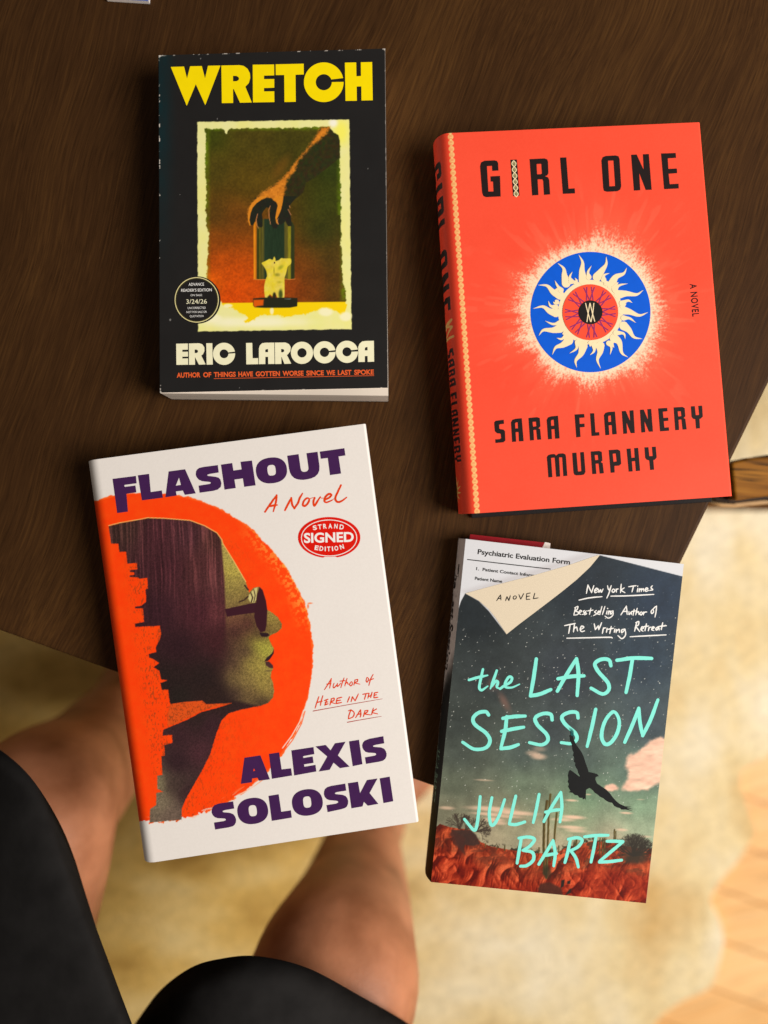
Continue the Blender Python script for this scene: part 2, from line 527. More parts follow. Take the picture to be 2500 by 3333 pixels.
# ---- rug: wavy edge towards the bare floor at lower right
def rug_mat():
    m, N, L, b = new_mat('woven_rug')
    tc = N.new('ShaderNodeTexCoord')
    mp = N.new('ShaderNodeMapping'); mp.inputs['Rotation'].default_value = (0, 0, math.radians(4)); mp.inputs['Scale'].default_value = (16, 6, 9)
    L.new(tc.outputs['Object'], mp.inputs['Vector'])
    n1 = N.new('ShaderNodeTexNoise'); n1.inputs['Scale'].default_value = 1; n1.inputs['Detail'].default_value = 3
    L.new(mp.outputs['Vector'], n1.inputs['Vector'])
    mp2 = N.new('ShaderNodeMapping'); mp2.inputs['Rotation'].default_value = (0, 0, math.radians(24)); mp2.inputs['Scale'].default_value = (7, 17, 9)
    L.new(tc.outputs['Object'], mp2.inputs['Vector'])
    n2 = N.new('ShaderNodeTexNoise'); n2.inputs['Scale'].default_value = 1; n2.inputs['Detail'].default_value = 4
    L.new(mp2.outputs['Vector'], n2.inputs['Vector'])
    n3 = N.new('ShaderNodeTexNoise'); n3.inputs['Scale'].default_value = 8; n3.inputs['Detail'].default_value = 3
    L.new(tc.outputs['Object'], n3.inputs['Vector'])
    # which weave: streaks along y near the right border, diagonal further left
    sx = N.new('ShaderNodeSeparateXYZ'); L.new(tc.outputs['Object'], sx.inputs[0])
    mr = N.new('ShaderNodeMapRange'); mr.inputs['From Min'].default_value = 0.12; mr.inputs['From Max'].default_value = 0.28
    L.new(sx.outputs['X'], mr.inputs['Value'])
    mxf = N.new('ShaderNodeMix'); mxf.data_type = 'FLOAT'
    L.new(mr.outputs['Result'], mxf.inputs[0]); L.new(n2.outputs['Fac'], mxf.inputs[2]); L.new(n1.outputs['Fac'], mxf.inputs[3])
    av = N.new('ShaderNodeMath'); av.operation = 'MULTIPLY_ADD'; av.inputs[1].default_value = 0.5
    L.new(n3.outputs['Fac'], av.inputs[0])
    hf = N.new('ShaderNodeMath'); hf.operation = 'MULTIPLY'; hf.inputs[1].default_value = 0.5
    L.new(mxf.outputs[0], hf.inputs[0]); L.new(hf.outputs[0], av.inputs[2])
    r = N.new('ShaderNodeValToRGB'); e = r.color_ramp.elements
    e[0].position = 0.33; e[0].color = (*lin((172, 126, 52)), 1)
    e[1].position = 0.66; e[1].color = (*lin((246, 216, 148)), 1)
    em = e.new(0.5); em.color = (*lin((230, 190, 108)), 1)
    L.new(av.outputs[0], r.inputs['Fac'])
    r2 = N.new('ShaderNodeValToRGB'); e2 = r2.color_ramp.elements     # paler right side: stronger light put into the colour
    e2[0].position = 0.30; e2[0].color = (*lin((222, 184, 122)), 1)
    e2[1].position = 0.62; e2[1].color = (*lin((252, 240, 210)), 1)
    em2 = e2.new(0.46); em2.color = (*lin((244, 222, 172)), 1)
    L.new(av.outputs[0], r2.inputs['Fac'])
    mr2 = N.new('ShaderNodeMapRange'); mr2.inputs['From Min'].default_value = -0.10; mr2.inputs['From Max'].default_value = 0.17  # blends the shaded-side ochre into the lit-side pale tone along x
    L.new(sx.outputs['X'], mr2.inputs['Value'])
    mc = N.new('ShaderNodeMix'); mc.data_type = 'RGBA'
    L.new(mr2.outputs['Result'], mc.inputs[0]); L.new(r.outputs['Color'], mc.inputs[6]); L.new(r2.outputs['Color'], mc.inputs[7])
    tu = N.new('ShaderNodeTexNoise'); tu.inputs['Scale'].default_value = 95; tu.inputs['Detail'].default_value = 2      # tufts
    L.new(tc.outputs['Object'], tu.inputs['Vector'])
    tr = N.new('ShaderNodeMapRange'); tr.inputs['From Min'].default_value = 0.35; tr.inputs['From Max'].default_value = 0.6; tr.inputs['To Min'].default_value = 0.84; tr.inputs['To Max'].default_value = 1.0
    L.new(tu.outputs['Fac'], tr.inputs['Value'])
    wv = N.new('ShaderNodeTexWave'); wv.inputs['Scale'].default_value = 24; wv.inputs['Distortion'].default_value = 5; wv.inputs['Detail'].default_value = 2
    wm = N.new('ShaderNodeMapping'); wm.inputs['Rotation'].default_value = (0, 0, math.radians(62)); L.new(tc.outputs['Object'], wm.inputs['Vector']); L.new(wm.outputs['Vector'], wv.inputs['Vector'])
    wr = N.new('ShaderNodeMapRange'); wr.inputs['To Min'].default_value = 0.92; wr.inputs['To Max'].default_value = 1.0; L.new(wv.outputs['Fac'], wr.inputs['Value'])
    tm = N.new('ShaderNodeMath'); tm.operation = 'MULTIPLY'; L.new(tr.outputs['Result'], tm.inputs[0]); L.new(wr.outputs['Result'], tm.inputs[1])
    vm = N.new('ShaderNodeVectorMath'); vm.operation = 'SCALE'; L.new(mc.outputs[2], vm.inputs[0]); L.new(tm.outputs[0], vm.inputs['Scale'])
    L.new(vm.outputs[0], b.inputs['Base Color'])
    b.inputs['Roughness'].default_value = 0.95; b.inputs['Specular IOR Level'].default_value = 0.05
    fb = N.new('ShaderNodeTexNoise'); fb.inputs['Scale'].default_value = 220
    L.new(tc.outputs['Object'], fb.inputs['Vector'])
    bp = N.new('ShaderNodeBump'); bp.inputs['Strength'].default_value = 0.6; bp.inputs['Distance'].default_value = 0.004
    L.new(fb.outputs['Fac'], bp.inputs['Height']); L.new(bp.outputs['Normal'], b.inputs['Normal'])
    return m
ZR = ZF + 0.009
edge_px = [(2900, 2050), (2680, 2300), (2500, 2455), (2414, 2517), (2428, 2611), (2457, 2705), (2428, 2763), (2400, 2806), (2349, 2864), (2313, 2929),
           (2341, 2987), (2356, 3060), (2342, 3132), (2313, 3211), (2204, 3269), (2132, 3333), (2120, 3420), (2170, 3500), (2150, 3600)]
edge = [at(p[0], p[1], ZR) for p in catmull(edge_px, 4)]
loop = [Vector((-1.4, -1.0, ZR)), Vector((edge[-1].x, -1.0, ZR))] + edge[::-1] + [Vector((1.1, 0.4, ZR)), Vector((1.1, 1.2, ZR)), Vector((-1.4, 1.2, ZR))]
rb = [Vector((p.x, p.y, ZF + 0.0005)) for p in loop]
n = len(loop)
T = tessellate_polygon([loop])
RF = []
for t in T:
    a, b_, c = (loop[i] for i in t)
    RF.append([n + i for i in (t if (b_ - a).cross(c - a).z > 0 else (t[0], t[2], t[1]))])
for i in range(n): RF.append([i, (i + 1) % n, n + (i + 1) % n, n + i])
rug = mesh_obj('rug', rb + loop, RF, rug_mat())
tag(rug, 'pale beige woven rug with a wavy edge under the table', 'rug')

# ---- coffee table (dark wood): two edges and the corner under the lower right book
e1a, e1b = at(0, 2054), at(1410, 2561)
e2a, e2b = at(2500, 1254), at(2218, 1833)
d1 = (e1b - e1a).normalized(); d2 = (e2b - e2a).normalized()
M2 = Matrix(((d1.x, -d2.x), (d1.y, -d2.y)))
sol = M2.inverted() @ Vector((e2a.x - e1a.x, e2a.y - e1a.y))
CRN = e1a + d1 * sol[0]
TLc = CRN - d1 * 1.05; TRc = CRN - d2 * 0.62
TFar = TRc - d1 * 1.05
tloop = []
for k in range(7):                         # softly rounded near corner
    a = k / 6; r_ = 0.012
    p = CRN - d1 * r_ * (1 - a) ** 2 - d2 * r_ * a ** 2
    tloop.append(p)
tloop += [TRc, TFar, TLc]
TH = 0.024
table = thing('coffee_table', ((CRN + TFar) / 2 + Vector((0, 0, ZF)))[:], 'dark brown wooden coffee table with the four books on its corner', 'table')
o = mesh_obj('tabletop', *prism([p + Vector((0, 0, -TH)) for p in tloop], tloop), MW_TABLE, table); bevel(o, 0.0025, 3)
for ci, (a, b_) in enumerate(((1, 1), (1, -1), (-1, 1), (-1, -1))):
    base = CRN if (a, b_) == (1, 1) else TRc if (a, b_) == (1, -1) else TLc if (a, b_) == (-1, 1) else TFar
    c = base - d1 * 0.10 * a - d2 * 0.10 * b_
    V = []
    for z, r_ in ((ZR, 0.014), (-TH - 0.0005, 0.022)):
        V.append([Vector((c.x + r_ * math.cos(t), c.y + r_ * math.sin(t), z)) for t in np.linspace(0, 2 * math.pi, 20, endpoint=False)])
    mesh_obj('leg', *prism(V[0], V[1]), MW_TABLE, table)

# ---- wooden chair whose arm reaches under the table edge
ZA = -0.040
chair = thing('wooden_chair', (0.42, 0.05, ZR), 'honey brown wooden chair with its arm tucked beside the table edge', 'chair')
M_GAP = flat('dark_gap_shade', (44, 27, 14), 0.5, 0.3, 0.2, 120)  # dark strip: shade in the gap by the arm, put into the colour
M_TRIM = wood('lit_edge_trim', (150, 108, 62), (196, 152, 98), (214, 176, 124), rot=math.radians(-84), swirl=0.01, pore=0.3, fine=300, wide=60)  # pale tone carries the light on the lower edge
def slab(name, px, z1, th, mat, bev, dx=0.0, dy=0.0):
    L = [at(*p, z1) + Vector((dx, dy, 0)) for p in px][::-1]
    o = mesh_obj(name, *prism([v + Vector((0, 0, -th)) for v in L], L), mat, chair)
    bevel(o, bev, 3, 40)
arm_px = [(2380, 1506), (2434, 1490), (2500, 1486), (2800, 1496), (3250, 1530), (3250, 1660), (2800, 1628), (2500, 1615), (2392, 1631)]
gap_px = [(2275, 1540), (2320, 1512), (2380, 1500), (2500, 1480), (3250, 1524), (3250, 1668), (2500, 1628), (2380, 1640), (2330, 1634), (2290, 1600)]
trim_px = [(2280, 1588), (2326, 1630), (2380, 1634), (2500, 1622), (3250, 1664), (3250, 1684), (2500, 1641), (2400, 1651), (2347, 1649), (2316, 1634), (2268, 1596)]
for dx, dy in ((0, 0), (0.03, 0.52)):
    slab('armrest', arm_px, ZA + 0.004, 0.012, MW_CHAIR, 0.002, dx, dy)
    slab('gap_shade', gap_px, ZA - 0.0085, 0.012, M_GAP, 0.002, dx, dy)
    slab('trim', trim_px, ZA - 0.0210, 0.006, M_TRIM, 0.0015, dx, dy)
def post(name, x, y, z0, z1, r0, r1, parent, mat):
    L = [[Vector((x + r * math.cos(t), y + r * math.sin(t), z)) for t in np.linspace(0, 2 * math.pi, 18, endpoint=False)] for z, r in ((z0, r0), (z1, r1))]
    mesh_obj(name, *prism(L[0], L[1]), mat, parent)
pa = at(2330, 1580, ZA); pb = at(3120, 1600, ZA)
post('leg', pa.x, pa.y, ZR, ZA - 0.0275, 0.012, 0.015, chair, MW_CHAIR)
post('leg', pb.x, pb.y, ZF + 0.0005, ZA - 0.0275, 0.012, 0.015, chair, MW_CHAIR)
post('leg', pa.x + 0.03, pa.y + 0.52, ZR, ZA - 0.0275, 0.012, 0.015, chair, MW_CHAIR)
post('leg', pb.x + 0.03, pb.y + 0.52, ZR, ZA - 0.0275, 0.012, 0.015, chair, MW_CHAIR)
sb = [(pa.x + 0.05, pa.y + 0.03), (pb.x + 0.02, pb.y + 0.03), (pb.x + 0.05, pb.y + 0.49), (pa.x + 0.08, pa.y + 0.49)]
# seat and second arm lie beyond the frame
so = mesh_obj('seat', *prism([Vector((x + 0.20, y, -0.16)) for x, y in sb], [Vector((x + 0.20, y, -0.10)) for x, y in sb]), flat('seat_fabric', (190, 176, 150), 0.9, 0.05, 0.1, 300, 0.3), chair)
bevel(so, 0.02, 3)
# ---- person seen from above: bare legs and black shorts
def skin_mat():
    m, N, L, b = new_mat('skin')
    tc = N.new('ShaderNodeTexCoord'); n = N.new('ShaderNodeTexNoise'); n.inputs['Scale'].default_value = 26; n.inputs['Detail'].default_value = 4
    L.new(tc.outputs['Object'], n.inputs['Vector'])
    r = N.new('ShaderNodeValToRGB')
    r.color_ramp.elements[0].position = 0.3; r.color_ramp.elements[0].color = (*lin((144, 90, 60)), 1)
    r.color_ramp.elements[1].position = 0.7; r.color_ramp.elements[1].color = (*lin((192, 130, 96)), 1)
    L.new(n.outputs['Fac'], r.inputs['Fac']); L.new(r.outputs['Color'], b.inputs['Base Color'])
    b.inputs['Roughness'].default_value = 0.5; b.inputs['Specular IOR Level'].default_value = 0.3
    b.inputs['Subsurface Weight'].default_value = 0.12; b.inputs['Subsurface Radius'].default_value = (0.01, 0.004, 0.002)
    n2 = N.new('ShaderNodeTexNoise'); n2.inputs['Scale'].default_value = 500
    L.new(tc.outputs['Object'], n2.inputs['Vector'])
    bp = N.new('ShaderNodeBump'); bp.inputs['Strength'].default_value = 0.15; bp.inputs['Distance'].default_value = 0.001
    L.new(n2.outputs['Fac'], bp.inputs['Height']); L.new(bp.outputs['Normal'], b.inputs['Normal'])
    return m
M_SKIN = skin_mat()
KR = Vector((-0.034, -0.334, -0.075)); KL = Vector((-0.258, -0.224, -0.072))
AR = Vector((-0.018, -0.335, ZR + 0.075)); AL = Vector((-0.270, -0.200, ZR + 0.075))
HR = Vector((-0.20, -0.80, -0.02)); HL = Vector((-0.36, -0.78, -0.02)); PV = Vector((-0.28, -0.84, 0.0))
J = []; E = []; R = []
def joint(p, r, link=None):
    J.append(Vector(p)); R.append(r if isinstance(r, tuple) else (r, r))
    if link is not None: E.append((link, len(J) - 1))
    return len(J) - 1
pv = joint(PV, 0.11)
w1 = joint(PV + Vector((0, -0.03, 0.14)), 0.12, pv)
w2 = joint(PV + Vector((0, -0.05, 0.30)), 0.13, w1)
def leg(hip, knee, ank, toe_dir, side):
    h = joint(hip, 0.072, pv)
    t1 = joint(hip.lerp(knee, 0.45), 0.060, h)
    t2 = joint(hip.lerp(knee, 0.80), 0.066, t1)
    k = joint(knee, 0.071, t2)
    s0 = joint(knee.lerp(ank, 0.12) + Vector((0, 0.006, 0)), 0.060, k)
    s1 = joint(knee.lerp(ank, 0.38) + Vector((0, -0.012, 0)), 0.056, s0)
    s2 = joint(knee.lerp(ank, 0.72), 0.042, s1)
    a = joint(ank, 0.038, s2)
    td = toe_dir.normalized(); sd = Vector((-td.y, td.x, 0)) * side      # side points to the big toe
    hl = joint(ank + td * -0.012 + Vector((0, 0, -0.046)), 0.030, a)
    f1 = joint(ank + td * 0.060 + Vector((0, 0, -0.044)), 0.027, a)
    E.append((hl, f1))
    for k in range(5):                                     # five toes, big toe longest
        w = (0.027, 0.012, -0.003, -0.017, -0.029)[k]; ln = (0.0, 0.001, -0.004, -0.012, -0.021)[k]; r = (0.0125, 0.0095, 0.009, 0.0085, 0.0080)[k]
        m = joint(ank + td * (0.112 + ln) + sd * w + Vector((0, 0, -0.058)), r * 1.35, f1)
        q = joint(ank + td * (0.138 + ln) + sd * w * 1.06 + Vector((0, 0, -0.062)), r, m)
        joint(ank + td * (0.158 + ln) + sd * w * 1.06 + Vector((0, 0, -0.066)), r * 0.9, q)
leg(HR, KR, AR, Vector((0.80, 0.60, 0)), 1)
leg(HL, KL, AL, Vector((0.10, 1.0, 0)), -1)
person = bpy.data.objects.new('person', bpy.data.meshes.new('person')); COL.objects.link(person)
org = Vector((-0.2, -0.3, ZR)); person.location = org; ORG[person] = org
person.data.from_pydata([(p - org)[:] for p in J], E, [])
sk = person.modifiers.new('skin', 'SKIN'); sk.use_smooth_shade = True
for i, r in enumerate(R): person.data.skin_vertices[0].data[i].radius = r
person.data.skin_vertices[0].data[0].use_root = True
ss = person.modifiers.new('sub', 'SUBSURF'); ss.levels = 2; ss.render_levels = 2
dg = bpy.context.evaluated_depsgraph_get(); dg.update()
pm = bpy.data.meshes.new_from_object(person.evaluated_get(dg))
pm.name = 'person'
person.modifiers.clear(); person.data = pm
pm.materials.clear(); pm.materials.append(M_SKIN)
pm.polygons.foreach_set('use_smooth', [True] * len(pm.polygons))
tag(person, 'seated person with bare legs in black shorts beside the table', 'person')

def shorts_tube(top_px, axis, down, steps, axis2=None):
    """one leg of the shorts: hem line traced over the top of the thigh, closed underneath, then run back to the hip"""
    hem = [at(*p) for p in top_px]
    hem = [Vector(p) for p in catmull([tuple(v) for v in hem], 6)]
    under = []
    a, b_ = hem[-1], hem[0]
    for k in range(1, 12):
        t = k / 12
        p = a.lerp(b_, t); p.z -= down * math.sin(math.pi * t); p.y -= 0.03 * math.sin(math.pi * t)
        under.append(p)
    ring = hem + under
    rings = [[p + Vector((0, 0, 0.0)) for p in ring]]
    c0 = sum(ring, Vector()) / len(ring)
    xs = [p.x for p in ring]; xa, xb = min(xs), max(xs)
    def ax(p):
        return axis if axis2 is None else axis.lerp(axis2, min(1, max(0, (p.x - xa) / (xb - xa) * 1.25 - 0.1)))
    for off, sc_, dz in steps:
        rings.append([c0 + (p - c0) * sc_ + ax(p) * off + Vector((0, 0, dz)) for p in ring])
    # hem turned inward
    inner = [c0 + (p - c0) * 0.95 - axis * -0.012 for p in ring]
    rings = [inner] + rings
    return rings
def loft(rings, V, F, cap=True):
    n = len(rings[0]); o = len(V)
    for r in rings: V += r
    for i in range(len(rings) - 1):
        for j in range(n):
            k = (j + 1) % n
            F.append([o + i * n + j, o + i * n + k, o + (i + 1) * n + k, o + (i + 1) * n + j])
    if cap: F.append([o + (len(rings) - 1) * n + j for j in range(n)])
SV, SF = [], []
axR = (HR - KR).normalized(); axL = (HL - KL).normalized()
rr = shorts_tube([(440, 3330, -0.055), (520, 3225, -0.03), (620, 3150, -0.005), (720, 3120, 0.006), (840, 3112, 0.010), (1000, 3150, 0.006), (1170, 3240, -0.010), (1330, 3333, -0.04), (1400, 3400, -0.07)],
                 axR, 0.07, [(0.02, 1.02, 0.001), (0.06, 1.04, 0.004), (0.12, 1.06, 0.008), (0.22, 1.1, 0.012), (0.34, 1.15, 0.016), (0.44, 1.2, 0.02)])
rl = shorts_tube([(-170, 2420, -0.07), (-90, 2395, -0.035), (0, 2440, -0.005), (100, 2530, 0.008), (190, 2670, 0.004), (245, 2800, -0.012), (262, 2870, -0.03), (270, 2940, -0.07)],
                 Vector((-0.55, -0.83, 0.0)), 0.06, [(0.015, 1.02, 0.004), (0.04, 1.05, 0.010), (0.08, 1.12, 0.016), (0.13, 1.18, 0.022), (0.20, 1.22, 0.028), (0.34, 1.26, 0.03), (0.46, 1.28, 0.03)], Vector((0.40, -0.92, 0.0)))
loft(rr, SV, SF); loft(rl, SV, SF)
# seat of the shorts round the hips
hipr = []
for z, rx, ry in ((-0.10, 0.15, 0.10), (-0.06, 0.20, 0.13), (0.04, 0.205, 0.135), (0.12, 0.185, 0.125), (0.17, 0.175, 0.12)):
    hipr.append([Vector((PV.x + rx * math.cos(t), PV.y + ry * math.sin(t), z)) for t in np.linspace(0, 2 * math.pi, 40, endpoint=False)])
loft(hipr, SV, SF)
M_SHORTS = flat('black_cotton', (35, 34, 34), 1.0, 0.02, 0.18, 60, 0.5)
sh = mesh_obj('shorts', SV, SF, M_SHORTS, person, smooth=True)

# ---- corner of a blue booklet at the far edge
bk = thing('booklet', at(420, -120)[:], 'blue and white booklet barely showing at the far left edge of the table', 'booklet')
bq = [at(345, -420), at(500, -430), at(489, 15), at(352, 6)]
q0 = [Vector((p.x, p.y, 0.0005)) for p in bq]; q1 = [Vector((p.x, p.y, 0.003)) for p in bq]
def blue_mat():
    m = flat('blue_glossy_print', (92, 112, 178), 0.5, 0.1, 0.25, 120)
    return m
solid('page_block', q0, q1, M_PALE, bk)
solid('cover', [q + Vector((0, 0, 0.0027)) for q in q0], [q + Vector((0, 0, 0.0004)) for q in q1], blue_mat(), bk)

# ================================================================== BOOK 1: black paperback (upper left)
h1 = 0.025
F1 = Fr(480, 130, 2.02317); F1b = Fr(480, 700, 2.02317); FT = Fr(540, 190, 2.37); FA = Fr(560, 1100, 2.43971); FS = Fr(555, 885, 9.21667); FH = Fr(740, 640, 5.8192)
b1 = thing('paperback_book', at(890, 720)[:], 'black paperback with bold yellow title above a hand and candle picture', 'book', 'books lying on the table')
Q1 = quad_world([(517, 180), (1254, 158), (1263, 1262), (521, 1278)], h1)
pic_bg = rbf([(690, 440, 66, 62, 15), (800, 450, 85, 62, 20), (950, 450, 75, 58, 18), (1080, 540, 50, 52, 18), (700, 560, 88, 64, 20), (800, 600, 98, 65, 18), (1080, 660, 62, 58, 18),
              (700, 700, 92, 58, 20), (770, 690, 122, 62, 18), (1050, 750, 56, 55, 18), (700, 790, 135, 65, 15), (720, 850, 186, 75, 12), (760, 900, 214, 82, 8), (690, 930, 222, 98, 10),
              (750, 962, 226, 76, 5), (960, 935, 150, 62, 12), (1000, 900, 108, 62, 18), (1085, 850, 78, 60, 20), (1085, 950, 78, 58, 18), (1020, 965, 118, 60, 15), (850, 970, 200, 75, 10)], 120)
def paint1(x, y, S, U, V):
    p = Paint(x, y, (33, 32, 32))
    p.c += (4 * (fbm(x / 60, y / 60, 3) - 0.5))[:, None]
    p.mix(sst(0.09, 0.0, U) * sst(0.75, 0.1, V) * (0.4 + 0.6 * fbm(x / 14, y / 40, 8)), (14, 44, 50))  # teal sheen by the left edge, a reflection painted into the ink
    # rubbed white edges and corners
    W_, H_ = 739.0, 1100.0
    dl = U * W_; dr = (1 - U) * W_; dt = V * H_; db = (1 - V) * H_
    nn = fbm(x / 16, y / 16, 2); n2 = fbm(x / 5, y / 5, 9)
    for d, k, lo in ((dl, 2.0, 0.64), (dr, 0.9, 0.60), (dt, 1.3, 0.58), (db, 0.8, 0.66)):
        p.mix(sst(lo, lo + 0.05, nn * 0.7 + n2 * 0.3) * sst(k + 1.6, k, d), (214, 206, 196))
    p.mix(sst(11, 6, np.hypot(dl, dt) + 6 * (n2 - .5)), (206, 200, 192))
    p.mix(sst(8, 4, np.hypot(dr, dt) + 5 * (n2 - .5)), (196, 190, 180))
    p.mix(sst(1.6, 0.6, dr) * 0.75, (196, 190, 184))
    p.mix(sst(7, 4, np.hypot(dl, db) + 5 * (n2 - .5)), (196, 190, 180))
    for q in ((150, 690, 5), (460, 519, 3), (350, 122, 3), (213, 1018, 2), (1452, 848, 2.5), (605, 1137, 2)):
        f = F1 if q[1] < 600 or q[1] > 840 else F1b
        cx, cy = (F1b if q[0] in (150, 605) else F1)([(q[0], q[1])])[0]
        p.blob(cx, cy, q[2] * 0.7, q[2], (170, 168, 165), 0.7)
    # white print border and the picture
    bor = [(642, 397), (1137, 389), (1144, 1071), (645, 1079)]
    p.poly(bor, lambda X, Y: np.stack([236 + 6 * fbm(X / 30, Y / 30, 1), 237 + 0 * X, 138 + 40 * fbm(X / 50, Y / 80, 4)], 1), 1.5, wob=2.0, wf=0.08)
    sb, ab = p.cov(bor, 1.5)
    ms = np.zeros(x.size); ms[sb] = ab; keep = p.c.copy()
    p.blob(1110, 430, 44, 70, (252, 246, 90), 0.8, 0.9)
    p.blob(1085, 400, 22, 22, (252, 250, 238), 0.9, 0.8)
    p.blob(820, 1048, 260, 26, (252, 250, 225), 0.7, 0.8)
    p.c = keep + ms[:, None] * (p.c - keep)
    inner = F1('378,585 500,590 520,615 535,583 870,580 1145,574 1196,573 1225,610 1255,625 1266,660 1268,735') + F1b('1275,0 1275,120 1270,190 1282,260 1283,380 1290,440 1305,500 1310,605 1300,640 1280,655 1230,625 1150,612 1090,640 1040,655 960,660 900,672 840,655 790,660 740,655 705,690 650,712 632,695 665,680 640,655 560,615 500,595 480,570 470,560 395,440 392,330 398,230 405,130 385,60') + F1('385,1100 390,980 380,800 384,680')
    sel, a = p.cov(inner, 2.2, wob=5.0, wf=0.12)
    X, Y = x[sel], y[sel]
    col = pic_bg(X, Y)
    col = col * (1 + 0.30 * (fbm(X / 5, Y / 5, 6, 3) - 0.5) + 0.25 * (fbm(X / 40, Y / 40, 7) - 0.5))[:, None]
    col = col * (np.array([0.90, 1.08, 0.95]) ** sst(900, 600, Y)[:, None])
    # yellow ledge
    led = sst(983, 986, Y + 0.010 * (X - 900))
    col = col * (1 - led[:, None]) + led[:, None] * np.array([250, 214, 8])
    g = np.maximum(sst(690, 668, X) * 0.8, sst(432, 414, Y) * 0.8) * fbm(X / 10, Y / 10, 12) * 1.4
    g = np.maximum(g, sst(1100, 1120, X + 10 * (Y < 700)) * fbm(X / 10, Y / 10, 15))
    g = np.clip(g, 0, 1) * sst(985, 975, Y)
    col = col * (1 - g[:, None]) + g[:, None] * np.array([112, 146, 14])
    p.mix(a, col, sel)
    # cream drips in the ledge
    for cx, cy, rx, ry in ((690, 985, 34, 14), (742, 995, 20, 8), (885, 1012, 8, 16), (1060, 1015, 30, 18), (690, 1035, 40, 18), (1125, 1030, 26, 20)):
        p.blob(cx, cy, rx, ry, (250, 246, 205), 0.9, 0.5)
    # arm: dark side and lit side
    arm = F1('1143,577 1196,573 1225,608 1258,628 1266,660 1268,775 1200,830 1120,895 1045,940 1025,1005 985,1040 940,1075 915,1110 880,1130 850,1085 800,1080 740,1080 700,1050 730,1020 790,985 850,945 905,895 955,830 1010,760 1060,700 1100,645')
    p.poly(arm, lambda X, Y: np.stack([36 + 26 * fbm(X / 9, Y / 9, 3), 36 + 22 * fbm(X / 9, Y / 9, 4), 20 + 6 * fbm(X / 9, Y / 9, 5)], 1), 2.0)
    litp = F1('1143,577 1196,573 1185,610 1140,650 1080,700 1040,745 990,800 970,860 920,920 905,990 890,1050 860,1070 800,1045 745,1055 705,1080 685,1120 676,1180 690,1212 665,1200 662,1130 680,1085 715,1045 760,1000 830,960 890,910 940,850 1000,775 1055,710 1100,645')
    p.poly(litp, lambda X, Y: np.stack([190 + 70 * (fbm(X / 7, Y / 7, 2) - .2), 112 + 50 * (fbm(X / 7, Y / 7, 2) - .2), 26 + 20 * fbm(X / 7, Y / 7, 2)], 1), 6.5, wob=6, wf=0.2)
    p.blob(915, 545, 30, 75, (150, 92, 26), 0.35, 0.9, 0.6)
    # glass jar
    jy0, jy1 = 560, 1565
    def jar(X, Y):
        zx = (X - 740) * 5.8192
        c = np.interp(zx, [495, 505, 545, 565, 598, 615, 640, 660, 690, 710, 1070, 1090, 1140, 1160, 1195, 1212, 1275],
                      [214, 236, 200, 58, 60, 112, 70, 96, 80, 36, 34, 88, 96, 138, 140, 46, 52])
        d = np.interp(zx, [495, 505, 545, 565, 598, 615, 640, 660, 690, 710, 1070, 1090, 1140, 1160, 1195, 1212, 1275],
                      [110, 150, 112, 60, 62, 104, 66, 90, 78, 54, 52, 82, 90, 130, 132, 54, 56])
        e = np.interp(zx, [495, 550, 600, 700, 1080, 1200, 1275], [26, 22, 24, 36, 34, 28, 26])
        f = 0.9 + 0.25 * fbm(X / 3, Y / 22, 4)
        return np.stack([c * f, d * f, e * f], 1)
    p.poly(FH('497,560 520,480 700,420 1100,440 1230,480 1272,560 1275,1560 1180,1575 600,1575 500,1565'), jar, 2.0)
    p.line(FH('500,1562 600,1574 760,1570'), (226, 132, 48), 2.4); p.line(FH('1085,1560 1180,1572 1285,1560'), (214, 118, 48), 2.4)
    # fingers
    dk = lambda X, Y: np.stack([30 + 12 * fbm(X / 8, Y / 8, 3), 32 + 12 * fbm(X / 8, Y / 8, 4), 26 + 6 * fbm(X / 8, Y / 8, 5)], 1)
    lt = lambda X, Y: np.stack([222 + 26 * (fbm(X / 5, Y / 5, 2) - .5), 138 + 26 * (fbm(X / 5, Y / 5, 2) - .5), 36 + 0 * X], 1)
    p.poly(FH('640,-10 760,-10 640,60 540,140 490,220 450,330 425,440 445,550 420,545 392,440 390,340 415,220 460,130 540,50'), lt, 1.6)
    for q in ('560,120 480,210 440,320 420,440 440,540 480,545 520,480 560,350 590,310', '570,330 555,430 580,560 640,590 668,560 670,430 650,300',
              '560,120 640,70 740,20 830,30 900,80 950,130 950,220 830,215 740,205 690,265 650,340 590,330 520,300', '815,200 800,350 825,520 870,605 930,605 965,540 930,480 920,330 950,200',
              '1150,230 1200,330 1222,560 1150,560 1100,470 1090,400', '1060,-10 1320,-10 1250,80 1180,170 1150,300 1090,480 1010,535 960,500 940,420 1000,300 1040,150'):
        p.poly(FH(q), dk, 1.5)
    p.poly(FH('860,60 960,-10 1062,-10 1050,100 1020,240 970,360 940,420 965,525 930,500 910,400 930,280 955,170 930,105'), lt, 1.4)
    for q in ('815,175 782,260 795,400 820,525', '575,325 545,450 560,540 590,600', '1175,170 1190,210', '1150,240 1205,345', '960,420 945,470 968,525'):
        p.line(FH(q), (232, 150, 100), 1.8, op=0.85)
    # candle
    p.poly(smooth_loop(FH('650,1260 700,1230 760,1200 800,1180 860,1196 885,1136 912,1180 916,1216 980,1200 1020,1165 1080,1172 1180,1170 1210,1195 1205,1270 1150,1320 1130,1380 1110,1460 1085,1540 1085,1700 1075,1930 1000,1938 960,1935 900,1820 862,1890 800,1850 770,1938 722,1940 697,1730 730,1560 752,1500 735,1400 690,1320'), 3),
           lambda X, Y: np.stack([226 + 26 * (fbm(X / 9, Y / 12, 2) - .3), 204 + 34 * (fbm(X / 9, Y / 12, 2) - .3), 62 + 80 * (fbm(X / 12, Y / 14, 9) - .35)], 1), 1.5)
